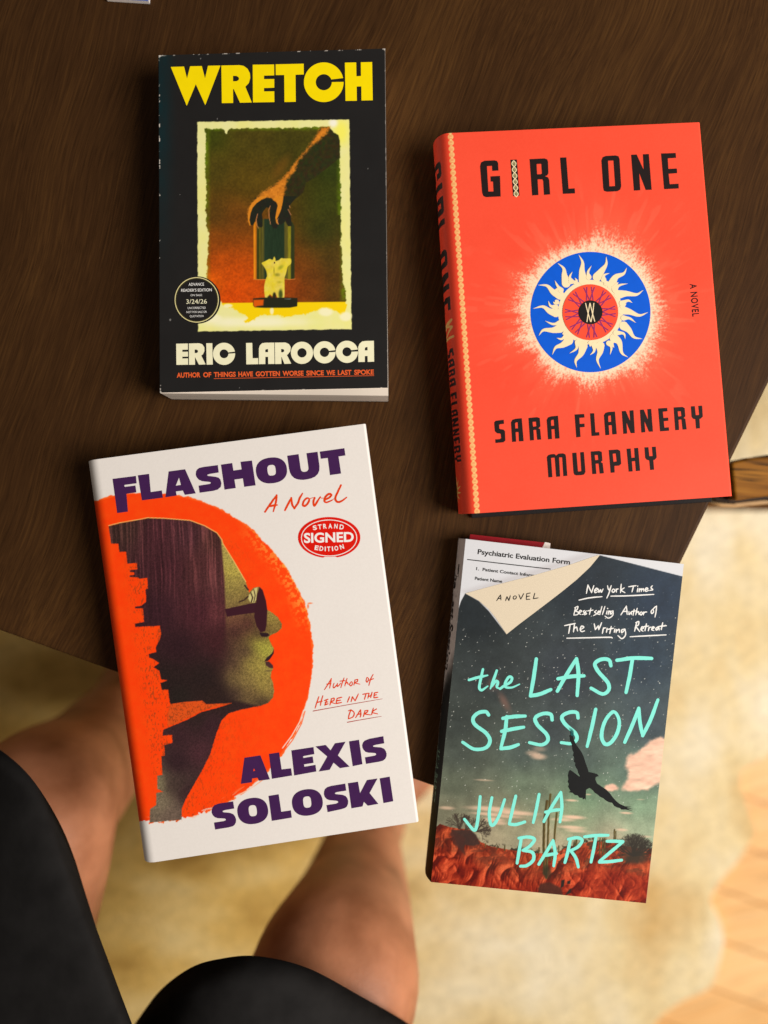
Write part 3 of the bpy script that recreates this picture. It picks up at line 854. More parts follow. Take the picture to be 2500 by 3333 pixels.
    p.blob(*FH([(1010, 1340)])[0], 17, 10, (146, 154, 34), 0.7, 0.9, -0.6); p.blob(*FH([(945, 1480)])[0], 15, 9, (128, 128, 30), 0.7, 0.9)
    p.blob(*FH([(990, 1620)])[0], 12, 7, (170, 160, 36), 0.6, 0.9); p.blob(*FH([(885, 1400)])[0], 4, 18, (150, 140, 30), 0.7, 0.9)
    p.blob(*FH([(1010, 1850)])[0], 10, 24, (62, 78, 30), 0.95, 0.7); p.blob(*FH([(890, 1880)])[0], 8, 16, (40, 44, 26), 0.95, 0.6)
    p.blob(*FH([(800, 1915)])[0], 10, 10, (40, 44, 26), 0.9, 0.6); p.blob(*FH([(893, 1250)])[0], 2.2, 4, (60, 20, 20), 1, 0.4)
    # dish
    p.poly(FH('488,1926 700,1912 1100,1912 1328,1918 1330,1960 1325,2078 1180,2105 700,2108 520,2098 488,2060'), (38, 40, 26), 1.5)
    p.poly(FH('495,1955 690,1950 680,2060 560,2075 530,2098 495,2060'), (222, 92, 14), 3)
    p.line(FH('1085,1935 1200,1940'), (120, 130, 130), 1.6)
    # seal backing
    return p.c
pm1 = printed('matte_cover_print', 0.48, 0.13, 0.04)
o = sheet('front_cover', Q1, b1, pm1, paint1); fc1 = o
# title
D = Decal(h1)
for l in (['38,66 140,63 163,155 187,61 277,59 302,154 325,57 421,55 304,361 231,199 161,366'],
          ['428,55 565,52 600,58 630,80 648,115 651,150 640,190 613,219 663,340 572,342 524,237 518,237 519,344 432,345', '518,135 545,135 560,145 565,157 558,170 543,176 518,177'],
          ['670,49 835,47 836,131 757,133 757,160 836,159 836,226 757,229 757,255 836,254 837,337 672,340'],
          ['847,46 1063,41 1064,124 1000,126 1002,335 915,337 913,128 848,129'],
          ['1381,33 1468,31 1470,138 1505,136 1504,30 1591,28 1596,323 1509,325 1508,216 1472,217 1473,327 1386,328']):
    D.poly([FT(q) for q in l], M_YELLOW)
D.poly([FT(cee(1218, 184, 153, 62, (1371, 181), (1281, 183), (1367, 152), (1280, 161)))], M_YELLOW)
D.build('title_lettering', fc1)
# author
D = Decal(h1)
for l in (['33,46 126,44 126,93 82,94 82,110 127,109 127,148 82,149 82,163 127,162 128,212 35,214'],
          ['134,44 215,42 240,50 257,75 257,105 245,130 232,140 267,210 214,212 182,150 183,212 135,213', '180,92 195,92 206,100 206,112 196,120 180,120'],
          ['272,42 320,42 324,211 275,212'], ['588,40 637,39 640,161 684,160 685,208 590,210'],
          ['690,208 690,85 697,60 715,42 740,38 812,37 814,206 764,207 763,150 741,150 741,207', '740,100 741,95 746,90 763,88 763,113 741,113'],
          ['817,37 900,36 928,48 943,72 940,105 920,130 912,135 947,204 893,206 868,146 869,206 819,207', '866,88 880,88 891,95 891,106 881,114 867,114'],
          ['1480,191 1479,70 1490,45 1510,28 1535,24 1603,22 1605,188 1554,190 1553,143 1531,144 1531,190', '1531,85 1535,75 1552,71 1553,98 1531,99']):
    D.poly([FA(q) for q in l], M_CREAM)
D.poly([FA(cee(413, 126, 88, 35, (501, 121), (449, 125), (500, 108), (449, 114)))], M_CREAM)
D.poly([FA(ell(1032, 118, 88, 88)), FA(ell(1032, 118, 37, 37))], M_CREAM)
D.poly([FA(cee(1211, 114, 88, 37, (1297, 111), (1246, 114), (1296, 97), (1245, 103)))], M_CREAM)
D.poly([FA(cee(1389, 110, 88, 36, (1475, 107), (1424, 110), (1474, 92), (1423, 97)))], M_CREAM)
D.build('author_lettering', fc1)
D = Decal(h1)
for wd, a, b_ in (('AUTHOR', 38, 226), ('OF', 248, 312), ('THINGS', 332, 506), ('HAVE', 527, 643), ('GOTTEN', 665, 857), ('WORSE', 878, 1045), ('SINCE', 1067, 1206), ('WE', 1226, 1295), ('LAST', 1317, 1425), ('SPOKE', 1447, 1603)):
    f = lambda X: 314 - (X - 38) * 0.0163
    D.text(wd, FA([(a, f(a))])[0], FA([(b_, f(b_))])[0], 36 / 2.44, M_ORNG, 1, 0.035)
D.stroke(FA([(333, 323), (960, 311), (1603, 299)]), 1.5, M_ORNG)
D.build('tagline_lettering', fc1)
# round seal
D = Decal(h1)
D.poly([FS(ell(800, 845, 705, 712, 96))], M_BLACK, 1)
D.poly([FS(ell(788, 839, 661, 680, 96)), FS(ell(788, 839, 638, 656, 96))], M_GOLD, 2)
D.poly([FS(ell(788, 842, 622, 640, 96)), FS(ell(788, 842, 613, 631, 96))], flat('olive_ink', (84, 80, 36), 0.5, 0.2), 2)
for tx, a, b_, y0, y1, cap, mt, bd in (('ADVANCE', 545, 1008, 417, 410, 84, M_WHITE, .008), ("READER'S EDITION", 322, 1240, 596, 580, 84, M_WHITE, .008), ('ON SALE:', 602, 955, 727, 722, 56, M_WHITE, .0),
                               ('3/24/26', 475, 1092, 957, 948, 130, M_CREAM, .0), ('UNCORRECTED', 517, 1055, 1114, 1106, 62, M_WHITE, .0), ('NOT FOR SALE OR', 480, 1090, 1236, 1226, 60, M_WHITE, .0), ('QUOTATION', 582, 990, 1360, 1352, 60, M_WHITE, .0)):
    D.text(tx, FS([(a, y0)])[0], FS([(b_, y1)])[0], cap / 9.2167, mt, 2, bd)
D.build('round_seal', fc1)
# body of the paperback
top = inset(Q1, 0.0006, 0.0006, 0.0006, 0.0006, h1 - 0.0006)
blk_px = [(519, 184), (1252, 162), (1264, 1288), (523, 1280)]
bt = quad_world(blk_px, h1 - 0.0006); bb = [np.array([q[0], q[1], 0.0006]) for q in bt]
solid('page_block', bb, bt, M_PAGE, b1)
pt = quad_world([(519, 182), (1253, 160), (1264.5, 1289), (523, 1281)], h1 - 0.0006)
solid('back_cover', inset(pt, 0, 0, 0, 0, 0.0001), inset(pt, 0, 0, 0, 0, 0.0005), M_BLACK, b1)
sl = [Q1[0], Q1[0] + np.array([0.0006, 0, 0]), Q1[3] + np.array([0.0006, 0, 0]), Q1[3]]
solid('spine', [np.array([q[0] - 0.0004, q[1], 0.0001]) for q in sl], [np.array([q[0] - 0.0004, q[1], h1 - 0.0003]) for q in sl], M_BLACK, b1)
edge1 = inset(Q1, 0, 0, 0, 0, h1 - 0.0001)
solid('cover_stock', inset(Q1, 0, 0, 0, 0, h1 - 0.00055), edge1, M_PALE, b1)

# ================================================================== BOOK 2: coral hardcover (upper right)
h2 = 0.028
FG = Fr(1540, 480, 2.37); FN = Fr(1590, 1310, 2.30417); FE = Fr(1690, 780, 3.52979); F3 = Fr(1380, 370, 1.59519); F8 = Fr(1400, 420, 3.8111); F9 = Fr(1420, 980, 3.1167)
b2 = thing('hardcover_book', at(1900, 1040)[:], 'coral red hardcover with a blue sun eye emblem and dark lettered rounded spine', 'book', 'books lying on the table')
Q2 = quad_world([(1464, 433), (2273, 398), (2378, 1615), (1549, 1671)], h2)
G_L = {'G': ['90,102 165,99 185,105 193,120 196,178 148,181 146,142 107,144 118,340 158,339 154,263 136,263 134,223 208,219 213,378 100,383 80,375 70,350 54,145 62,115'],
       'R': ['436,90 550,84 572,92 578,110 581,200 572,215 555,222 578,230 587,250 595,362 547,366 541,260 535,246 498,246 504,367 456,370', '490,128 526,126 531,200 524,206 494,207'],
       'L': ['671,78 719,76 737,318 784,315 787,354 693,358'],
       'O': ['990,100 1000,75 1025,65 1100,61 1122,68 1130,90 1143,300 1135,325 1112,338 1035,342 1010,335 1004,312', '1041,102 1083,101 1096,297 1052,300'],
       'N': ['1219,56 1262,54 1316,172 1310,52 1356,50 1378,326 1332,328 1282,196 1290,330 1241,333'],
       'E': ['1450,46 1563,42 1566,80 1502,84 1507,165 1572,162 1575,198 1509,203 1517,283 1585,279 1587,316 1474,322']}
N_L = {'S': ['43,150 55,137 115,130 117,160 88,163 80,168 82,196 90,200 112,203 124,215 127,285 112,299 53,304 51,277 84,275 95,268 93,238 88,233 65,231 48,215'],
       'A': ['169,150 180,130 205,122 250,118 264,290 229,292 226,222 204,223 208,294 178,296', '202,195 200,158 205,150 220,149 222,194'],
       'R': ['300,116 365,110 385,117 390,180 375,193 388,200 396,278 366,280 358,205 338,207 342,283 312,286', '331,146 356,144 360,178 335,182'],
       'F': ['646,90 718,86 721,113 682,116 685,161 720,158 722,184 686,187 691,258 659,262'], 'L': ['762,82 793,80 803,224 831,222 833,248 774,252'],
       'N': ['1000,65 1030,63 1063,140 1058,60 1088,58 1098,229 1068,231 1035,150 1041,233 1012,236'],
       'E': ['1273,45 1341,40 1343,66 1308,70 1313,116 1348,113 1350,137 1315,141 1320,189 1353,186 1355,212 1287,217'],
       'Y': ['1518,29 1548,27 1555,95 1580,93 1574,25 1603,23 1608,105 1595,120 1583,125 1587,194 1557,196 1552,127 1535,122 1524,108']}
def norm_letter(loops, skew):
    L = [np.array(Fr(0, 0, 1)(q)) for q in loops]
    for q in L:                       # upright the slightly turned lettering
        x, y = q[:, 0].copy(), q[:, 1].copy()
        q[:, 0] = x - skew * y; q[:, 1] = y + skew * x
    lo = L[0].min(0); hi = L[0].max(0)
    return [(q - lo) / (hi - lo) for q in L]
ec = FE([(819, 832)])[0]; eR = 691 / 3.52979
def paint2(x, y, S, U, V):
    p = Paint(x, y, (248, 82, 57))
    p.c += (5 * (fbm(x / 3, y / 3, 3, 2) - 0.5))[:, None] + (8 * (fbm(x / 200, y / 200, 5) - 0.5))[:, None]
    sp = S >= 0
    # stippled glow round the emblem
    dx, dy = x - ec[0], y - ec[1]; r = np.hypot(dx, dy); th = np.arctan2(dy, dx)
    ray = 0.55 * vn((th + 4) * 4.2, r * 0 + 3, 21) + 0.30 * vn((th + 4) * 13, r * 0 + 1, 22) + 0.25 * vn((th + 4) * 34, r * 0.01, 23)
    reach = 24 + 108 * ray
    t = (r - eR) / reach
    cell = fbm(x / 3.2, y / 3.2, 31, 2)
    rad = vn((th + 4) * 60, r / 9.0, 33)
    g = sst(0.05, 1.0, 1.0 - t + 0.8 * (cell - 0.5) + 0.5 * (rad - .5)) * sst(1.3, 0.1, t) ** 0.7
    g = np.where(t < 1.6, g, 0) * sst(1.5, 0.75, t)
    p.mix(np.clip(g, 0, 1) * (~sp), (254, 236, 204))
    p.mix(sst(1.9, 0.6, t) * 0.16 * (~sp), (252, 150, 110))
    # long faint rays
    fr = sst(0.62, 0.8, vn((th + 4) * 26, r / 60, 41)) * sst(3.3, 1.2, t) * sst(0.6, 1.2, t)
    p.mix(fr * 0.16 * (~sp), (255, 150, 120))
    # bead-chain strip along the hinge
    a = np.array((1466.0, 436.0)); b_ = np.array((1553.0, 1668.0)); L = np.linalg.norm(b_ - a); d = (b_ - a) / L
    s = (x - a[0]) * d[0] + (y - a[1]) * d[1]; q = (x - a[0]) * -d[1] + (y - a[1]) * d[0]
    ph = (s / 19.4) % 1.0
    hw = 8.2 * np.clip(np.sin(np.pi * ph), 0, 1) ** 0.55 + 1.0
    body = sst(hw + 1.0, hw - 1.0, np.abs(q))
    p.mix(body, (246, 196, 128))
    bars = sst(4.8, 3.6, np.abs(q)) * sst(0.55, 0.75, np.cos(2 * np.pi * ph * 4.0) * 0.5 + 0.5) * sst(0.16, 0.26, ph) * sst(0.86, 0.76, ph)
    p.mix(bars * 0.75, (226, 110, 62))
    # spine: colour, lettering turned to read downward
    if sp.any():
        idx = np.nonzero(sp)[0]
        yy = 433 + V[idx] * (1671 - 433)
        ps = Paint(yy, S[idx], (1, 1, 1)); ps.c = p.c[idx].copy()
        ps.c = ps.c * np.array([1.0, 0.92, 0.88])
        def put(loops, y0, y1, t0, t1, col):
            # even-odd over loops
            sel = np.nonzero((yy > y0 - 3) & (yy < y1 + 3))[0]
            ins = np.zeros(sel.size, bool); X, Y = yy[sel], S[idx][sel]
            for q_ in loops:
                P = [(y0 + u * (y1 - y0), t0 + v * (t1 - t0)) for u, v in q_]
                for i in range(len(P)):
                    ax, ay = P[i]; bx, by = P[(i + 1) % len(P)]
                    if ay != by: ins ^= ((ay > Y) != (by > Y)) & (X < (bx - ax) * (Y - ay) / (by - ay) + ax)
            ps.c[sel[ins]] = col
        sy = lambda v: 420 + v / 3.8111
        for ch, y0, y1 in (('G', 345, 565), ('R', 785, 1010), ('L', 1070, 1215), ('O', 1450, 1665), ('N', 1740, 1965), ('E', 2045, 2225)):
            put(norm_letter(G_L[ch], 0.06), sy(y0), sy(y1), 0.23, 0.80, (44, 37, 37))
        put([[(0, 0), (1, 0), (1, 1), (0, 1)]], sy(620), sy(695), 0.23, 0.80, (44, 37, 37))
        s9 = lambda v: 980 + v / 3.1167
        for ch, y0, y1 in (('S', 455, 540), ('A', 560, 640), ('R', 662, 735), ('A', 757, 838), ('F', 905, 972), ('L', 1000, 1060), ('A', 1080, 1150), ('N', 1168, 1255), ('N', 1280, 1348), ('E', 1366, 1432), ('R', 1453, 1525), ('Y', 1548, 1618)):
            put(norm_letter(N_L[ch], 0.07), s9(y0), s9(y1), 0.235, 0.50, (46, 38, 40))
        # zigzag mark and the small sun near the foot
        X, Y = yy, S[idx]
        for P in ([(s9(170), .24), (s9(205), .5)], [(s9(240), .24), (s9(205), .5)], [(s9(245), .24), (s9(330), .5)], [(s9(340), .22), (s9(350), .52)], [(s9(180), .26), (s9(240), .48)]):
            (ax, ay), (bx, by) = P
            k = 150.0
            tt = np.clip(((X - ax) * (bx - ax) + (Y - ay) * (by - ay) * k * k) / ((bx - ax) ** 2 + ((by - ay) * k) ** 2), 0, 1)
            dd = np.hypot(X - ax - tt * (bx - ax), (Y - ay - tt * (by - ay)) * k)
            ps.mix(sst(4.6, 3.4, dd), (246, 196, 120))
        k = 165.0
        rx, ry = X - s9(1900), (Y - 0.58) * k
        rr_ = np.hypot(rx, ry); aa = np.arctan2(ry, rx)
        fl_ = 25 + 21 * np.maximum(0, np.cos(aa * 13 + 0.10 * rr_)) ** 1.3
        ps.mix(sst(fl_ + 1, fl_ - 1, rr_), (244, 206, 120))
        ps.mix(sst(21, 19, rr_), (96, 40, 30)); ps.mix(sst(9, 7, np.abs(rr_ - 12) * 2.2), (214, 150, 60))
        p.c[idx] = ps.c
    return p.c
pm2 = printed('coral_jacket_print', 0.48, 0.13, 0.05)
dj2 = sheet('dust_jacket', Q2, b2, pm2, paint2, spine=(0.0088, h2 - 0.0008), lip=0.0024)
D = Decal(h2)
for k in 'GRLONE': D.poly([FG(q) for q in G_L[k]], M_DKBRN)
D.poly([FG('288,95 338,93 358,372 309,375')], M_DKBRN)
for i in range(6):                          # the helix inside the letter I
    y0 = 102 + i * 46.5
    xc = lambda Y: 313 + (Y - 95) * 0.0725
    P1 = [(xc(y0 + 46.5 * t) + 16 * math.sin(math.pi * t), y0 + 46.5 * t) for t in np.linspace(0, 1, 7)]
    P2 = [(xc(y0 + 46.5 * t) - 16 * math.sin(math.pi * t), y0 + 46.5 * t) for t in np.linspace(0, 1, 7)]
    D.stroke(FG(P1), 2.6, M_SAND, 2, per=2); D.stroke(FG(P2), 2.6, M_SAND, 2, per=2)
    for t in (0.3, 0.5, 0.7):
        Y = y0 + 46.5 * t
        D.stroke(FG([(xc(Y) - 11, Y), (xc(Y) + 11, Y - 1)]), 1.3, M_GOLD, 2)
D.build('title_lettering', dj2)
D = Decal(h2)
for q in ('S', 'A', 'R', 'F', 'L', 'N', 'E', 'Y'): D.poly([FN(v) for v in N_L[q]], M_DKBRN)
for l in (['437,130 447,112 470,104 522,99 534,270 500,272 496,200 473,202 477,274 447,277', '471,175 469,140 474,131 490,130 493,174'],
          ['866,95 878,78 900,71 949,68 963,238 929,240 925,170 902,172 907,243 877,246', '900,146 898,108 903,99 918,98 921,144'],
          ['1136,55 1165,53 1197,130 1192,50 1221,48 1234,218 1204,220 1170,140 1177,223 1147,226'],
          ['1389,37 1455,33 1472,42 1477,105 1464,116 1477,124 1487,202 1456,204 1448,128 1426,130 1430,206 1401,209', '1420,67 1443,66 1447,102 1424,105'],
          ['438,410 448,395 470,388 495,386 508,398 525,384 560,381 578,390 582,410 592,550 562,553 553,412 530,412 538,555 508,558 497,414 470,416 480,560 450,562'],
          ['628,378 660,376 672,518 697,515 688,373 716,371 728,520 718,540 700,545 660,547 645,542 638,525'],
          ['767,368 830,363 850,370 855,435 843,447 857,455 866,531 835,534 826,458 804,460 810,536 779,538', '797,395 820,394 824,430 801,433'],
          ['902,357 968,352 988,362 996,460 980,474 945,476 947,525 917,528', '932,385 955,383 962,442 938,446'],
          ['1036,347 1067,345 1073,415 1097,413 1093,342 1123,340 1138,512 1106,515 1100,440 1076,442 1082,517 1052,519'],
          ['1170,337 1200,335 1207,403 1232,401 1226,333 1255,331 1262,412 1250,428 1237,433 1243,504 1213,507 1206,435 1188,430 1176,417']):
    D.poly([FN(v) for v in l], M_DKBRN)
D.build('author_lettering', dj2)
D = Decal(h2)
D.text('A NOVEL', F3([(1381, 884)])[0], F3([(1395, 1054)])[0], 34 / 1.595, M_DKBRN, 1, 0.02, 1.15)
D.build('subtitle_lettering', dj2)
# blue sun eye
D = Decal(h2)
D.poly([FE(ell(819, 832, 690, 692, 128))], M_BLUE, 1)
D.poly([FE(ell(819, 833, 372, 372, 96))], M_SAND, 2)
for P in ('735,470 722,360 728,260 685,175', '895,430 955,350 1000,280 1000,195', '1060,520 1110,430 1200,390 1235,325', '1140,630 1230,620 1350,630 1425,580', '1180,810 1270,830 1380,870 1480,835',
          '1200,990 1260,1040 1320,1120 1415,1140', '1090,1130 1150,1180 1180,1300 1248,1350', '930,1220 930,1290 900,1380 935,1480', '735,1220 710,1310 650,1390 662,1470', '570,1160 500,1210 420,1240 380,1322',
          '470,1020 390,1040 280,1040 225,1102', '420,840 350,820 270,770 162,792', '470,640 390,600 320,530 220,522', '540,500 520,410 510,330 443,270'):
    D.stroke(FE(P), [29, 21, 13, 6.5, 0.6], M_SAND, 3, per=9)
for P in ('600,480 582,430 610,370', '800,430 792,370 830,300', '970,460 975,410 1035,385', '1100,580 1150,525 1245,505', '1180,730 1250,700 1300,725', '1200,900 1270,905 1340,955', '1110,1070 1200,1080 1218,1140',
          '1030,1190 1060,1240 1045,1320', '860,1210 860,1280 815,1325', '670,1180 655,1255 580,1305', '550,1090 490,1140 432,1130', '470,955 390,970 300,935', '420,775 360,760 335,705', '480,580 440,530 410,470',
          '650,490 660,470 640,440', '1000,500 985,470 1000,450', '430,720 410,730 390,715', '450,570 410,575', '520,1075 495,1085', '1090,560 1120,510 1140,490', '820,1190 815,1230', '690,1190 660,1230', '1190,770 1230,735', '1060,1190 1090,1240'):
    D.stroke(FE(P), [18, 9, 6, 0.6], M_SAND, 4, per=8)
D.poly([FE(ell(818, 834, 320, 321, 96))], M_CORAL, 5)
for a in (-93, -47, -2, 40, 87, 132, 175, 222):
    for s_ in (-8.5, 8.5):
        t = math.radians(a + s_); ca, sa = math.cos(t), math.sin(t)
        for sg in (1, -1):
            D.stroke(FE([(819 + ca * 145 - sa * 17 * sg, 835 + sa * 145 + ca * 17 * sg), (819 + ca * 288 + sa * 17 * sg, 835 + sa * 288 - ca * 17 * sg)]), 3.6, M_PURP, 6)
D.poly([FE(ell(819, 835, 138, 138, 64))], M_BLACK, 7)
for P in ('763,732 788,830 820,940', '812,732 792,850 779,942', '815,732 838,830 868,938', '858,732 844,850 826,942'):
    D.stroke(FE(P), 3.0, M_SAND, 8)
D.build('sun_emblem', dj2)
bd2 = inset(Q2, -0.0005, 0.0012, 0.0008, 0.0006)
solid('front_board', inset(bd2, 0, 0, 0, 0, h2 - 0.0034), inset(bd2, 0, 0, 0, 0, h2 - 0.0004), M_BOARD, b2)
bk2 = inset(Q2, 0.0, 0.0006, 0.0008, -0.0030)
o = solid('back_board', inset(bk2, 0, 0, 0, 0, 0.0003), inset(bk2, 0, 0, 0, 0, 0.0032), M_BOARD, b2, 0.0006)
pg2 = inset(Q2, 0.0, 0.004, 0.004, 0.004)
solid('page_block', inset(pg2, 0, 0, 0, 0, 0.0034), inset(pg2, 0, 0, 0, 0, h2 - 0.0036), M_PAGEW, b2)

# ================================================================== BOOK 3: white hardcover with orange sun (lower left)
h3 = 0.027
FF = Fr(350, 1440, 2.07375); FV = Fr(840, 1550, 4.60833); FO = Fr(1000, 2170, 6.14444); FX = Fr(670, 2370, 2.59219); FP = Fr(330, 1670, 2.765); FL = Fr(280, 2050, 1.50818); FU = Fr(280, 1360, 1.50818)
b3 = thing('hardcover_book', at(830, 2090)[:], 'white hardcover with an orange sun behind a dark haired woman in sunglasses', 'book', 'books lying on the table')
Q3 = quad_world([(322, 1494), (1183, 1380), (1356, 2676), (506, 2806)], h3)
sil_up = FP('65,118 180,88 300,68 420,45 560,50 800,68 930,118 1040,182 1080,232 1092,270 1130,340 1190,430 1250,530 1300,620 1322,690 1330,715 1370,672 1420,662 1450,690 1480,790 1494,870 1530,890 1590,940 1625,1000 1620,1040 1580,1075 1520,1100 1505,1122 1530,1180 1551,1215 1545,1260 1500,1310 1468,1335 1500,1335 1540,1370 1546,1400 1530,1430 1525,1480 1545,1530 1556,1600 1545,1660 1500,1710 1400,1745')
sil_lo = FL('870,370 760,392 700,410 665,445 640,510 610,610 570,690 530,760 490,830 470,880 470,932 312,946 315,880 345,860 345,800 378,795 350,780 350,715 375,712 370,620 387,617 385,565 425,555 422,515 375,520 380,490 440,465 500,440 570,402 640,385 715,360 590,366 570,348 480,355 415,365')
sil_le = FP('615,1705 600,1590 545,1590 530,1530 600,1505 540,1498 520,1420 470,1388 522,1350 460,1310 430,1300 425,1270 495,1250 490,1210 520,1150 540,1090 525,1015 305,1025 300,995 385,980 375,855 305,858 302,842 360,835 402,800 405,760 395,690 418,680 415,583 340,592 330,580 258,575 255,562 295,555 295,533 258,530 255,515 325,505 320,450 235,455 222,347 162,350 152,275 88,275')
SIL = sil_up + sil_lo + sil_le
_S = [(200, 150, 62, 40, 40), (500, 200, 72, 36, 46), (800, 200, 74, 40, 50), (980, 250, 78, 44, 46), (600, 500, 66, 32, 42), (900, 500, 80, 42, 48), (1020, 600, 88, 48, 54), (500, 900, 55, 28, 38), (900, 900, 70, 33, 44),
      (1020, 900, 92, 46, 54), (700, 1200, 48, 26, 34), (600, 1500, 40, 28, 30), (900, 1500, 40, 28, 30), (1050, 1120, 64, 31, 38), (1000, 1650, 44, 30, 30), (700, 1650, 38, 30, 30),
      (1120, 400, 168, 160, 90), (1200, 520, 176, 168, 84), (1130, 650, 152, 142, 80), (1250, 680, 150, 138, 78), (1150, 770, 130, 115, 72), (1110, 300, 170, 158, 90), (1290, 740, 120, 105, 64),
      (1200, 970, 116, 78, 66), (1320, 1000, 74, 40, 45), (1200, 1060, 62, 34, 40), (1540, 950, 160, 148, 76), (1585, 1020, 128, 108, 62), (1520, 1060, 110, 90, 56), (1430, 1090, 56, 34, 40),
      (1430, 1180, 172, 178, 76), (1490, 1230, 176, 184, 80), (1510, 1180, 160, 160, 70), (1300, 1250, 70, 50, 50), (1180, 1350, 80, 60, 54), (1350, 1350, 152, 142, 76), (1440, 1400, 164, 154, 80), (1300, 1500, 144, 128, 80),
      (1180, 1480, 112, 96, 66), (1450, 1550, 154, 142, 76), (1520, 1600, 140, 124, 72), (1350, 1620, 104, 86, 62), (1200, 1620, 60, 45, 45), (1450, 1700, 62, 47, 42), (1060, 1500, 54, 40, 40), (1100, 1250, 56, 34, 38)]
def _fp(L): return [(*FP([(q[0], q[1])])[0], *q[2:]) for q in L]
face_only = rbf(_fp([q for q in _S if q[0] >= 1055 and q[1] < 1760] + [(1060, 1350, 52, 32, 38), (1040, 1200, 62, 30, 40), (1030, 1600, 46, 34, 34)]), 75)
hair_col = rbf(_fp([q for q in _S if q[0] < 1060]) + [(*FL([(q[0], q[1])])[0], *q[2:]) for q in ((450, 650, 50, 30, 38), (560, 600, 72, 40, 50), (600, 470, 60, 34, 44), (470, 520, 58, 34, 42), (500, 800, 56, 36, 42), (430, 760, 66, 50, 50), (370, 850, 124, 108, 96), (420, 910, 108, 88, 84), (350, 760, 128, 116, 96), (560, 440, 46, 32, 34))], 60)
sunc = (480.0, 2141.0); sunR = 539.0
def paint3(x, y, S, U, V):
    p = Paint(x, y, (233, 228, 224))
    p.c += (5 * (fbm(x / 4, y / 4, 2, 2) - 0.5))[:, None]
    dx, dy = x - sunc[0], y - sunc[1]; r = np.hypot(dx, dy); th = np.arctan2(dy, dx)
    edge_ = sunR + 5 * (fbm(th * 40 + 200, r * 0, 3, 3) - .5) * 2 + 7 * (vn(th * 9 + 50, r * 0, 4) - .5)
    low = sst(0.55, 1.45, th)               # drier, ragged rim towards the foot
    dry = low * (fbm(x / 9, y / 9, 13) - 0.42) * 26
    a = sst(edge_ + 1.5, edge_ - 1.5, r + dry * sst(sunR - 60, sunR, r))
    bare = sst(0.60, 0.68, fbm(r / 5 + 100, th * 14 + 90, 17, 3)) * low * sst(sunR - 26, sunR - 8, r) * 0.9
    tone = fbm(x / 22, y / 22, 5); tn2 = fbm(x / 3, y / 3, 6, 2)
    oc = np.stack([254 + 0 * x, 70 + 14 * (tone - .5) + 8 * (tn2 - .5), 6 + 6 * tone], 1)
    upR = sst(-1.0, -0.75, th) * sst(-0.1, -0.35, th) * sst(sunR - 60, sunR - 10, r) * sst(0.45, 0.6, fbm(x / 8, y / 8, 15))
    oc += upR[:, None] * np.array([0, 62, 40])
    edg = sst(sunR - 7, sunR - 1, r)
    oc += edg[:, None] * np.array([0, 45, 30]) * (0.4 + 0.6 * tn2)[:, None]
    p.mix(a * (1 - bare), oc)
    # little scratches outside
    for q in ((1100, 910, 12, 4), (1090, 925, 5, 12)):
        c = FU([(q[0], q[1])])[0]; p.blob(c[0], c[1], q[2], q[3], (250, 110, 50), 0.8, 0.8)
    p.line(FL('1068,395 1050,450 1010,520 965,580'), (240, 228, 218), 3.0); p.line(FL('1075,400 1058,460 1015,540 960,610'), (250, 100, 40), 3.2)
    p.line(FL('870,735 820,770 760,810'), (252, 120, 60), 3.0, op=0.7); p.line(FL('850,745 800,785 730,820'), (240, 225, 214), 3.5, op=.8)
    # streaky city blocks left of the head
    L0 = FP([(60, 100)])[0]; city = sst(900, 500, x) * (a > 0.5)
    n = fbm(x / 3.0, y / 7.0, 8, 2)
    blk = sst(370, 420, x - (y - 1700) * 0.13) * sst(1720, 1790, y) * city
    p.mix(np.clip(blk * sst(0.60, 0.78, n + 0.16 * (fbm(x / 40, y / 30, 12) - .35)) * 0.55, 0, 1), (120, 62, 34))
    # head
    sel, cv = p.cov(SIL, 1.3, wob=1.4, wf=0.35)
    X, Y = x[sel], y[sel]
    hx = (X - 330) * 2.765; hy = (Y - 1670) * 2.765
    faceline = np.interp(hy, [0, 250, 600, 900, 1100, 1250, 1500, 1680, 1760], [1000, 1078, 1108, 1118, 1120, 1080, 1070, 1180, 1500])
    soft = np.interp(hy, [0, 1000, 1300, 1700], [8, 14, 90, 90])
    hair = sst(0, 1, np.clip((faceline + soft - hx) / (2 * soft), 0, 1))
    hair = np.maximum(hair, sst(1735, 1790, hy))
    c = hair_col(X, Y) * hair[:, None] + (face_only(X, Y) * np.array([1.02, 0.95, 0.95])) * (1 - hair)[:, None]
    st = fbm((hx - 0.04 * hy) / 13 + 3 * fbm(hx / 300, hy / 300, 3), hy / 420, 19, 3)
    up_ = sst(1250, 500, hy)
    c = c * (1 + hair * up_ * (0.7 * (st - 0.5)) + hair * 0.5 * (fbm(X / 2.6, Y / 2.6, 70, 2) - .5))[:, None]
    c += (hair * sst(0.60, 0.78, st) * sst(1200, 200, hy))[:, None] * np.array([24, 13, 13])
    c = c * (1 + (1 - hair) * 0.20 * (vn((X + Y) / 1.7, (X - Y) / 1.7, 9) - .5) + (1 - hair) * 0.55 * (fbm(X / 2.6, Y / 2.6, 4, 2) - 0.5))[:, None]
    c = c * np.array([1.0, 1.03, 0.94])
    p.mix(cv, c, sel)
    # hairline, glasses, lips
    p.line(FP('66,112 180,84 300,64 420,42 560,46 800,66 930,114 1040,178 1085,240 1094,275 1190,428 1300,618'), (246, 206, 120), 2.2)
    p.poly(FP('1112,864 1230,838 1340,814 1392,806 1396,896 1260,912 1128,934'), (60, 26, 38), 1.2)
    p.poly(FP('1345,715 1380,676 1405,668 1392,780 1378,808 1340,802 1322,770 1330,735'), (206, 196, 128), 1.2)
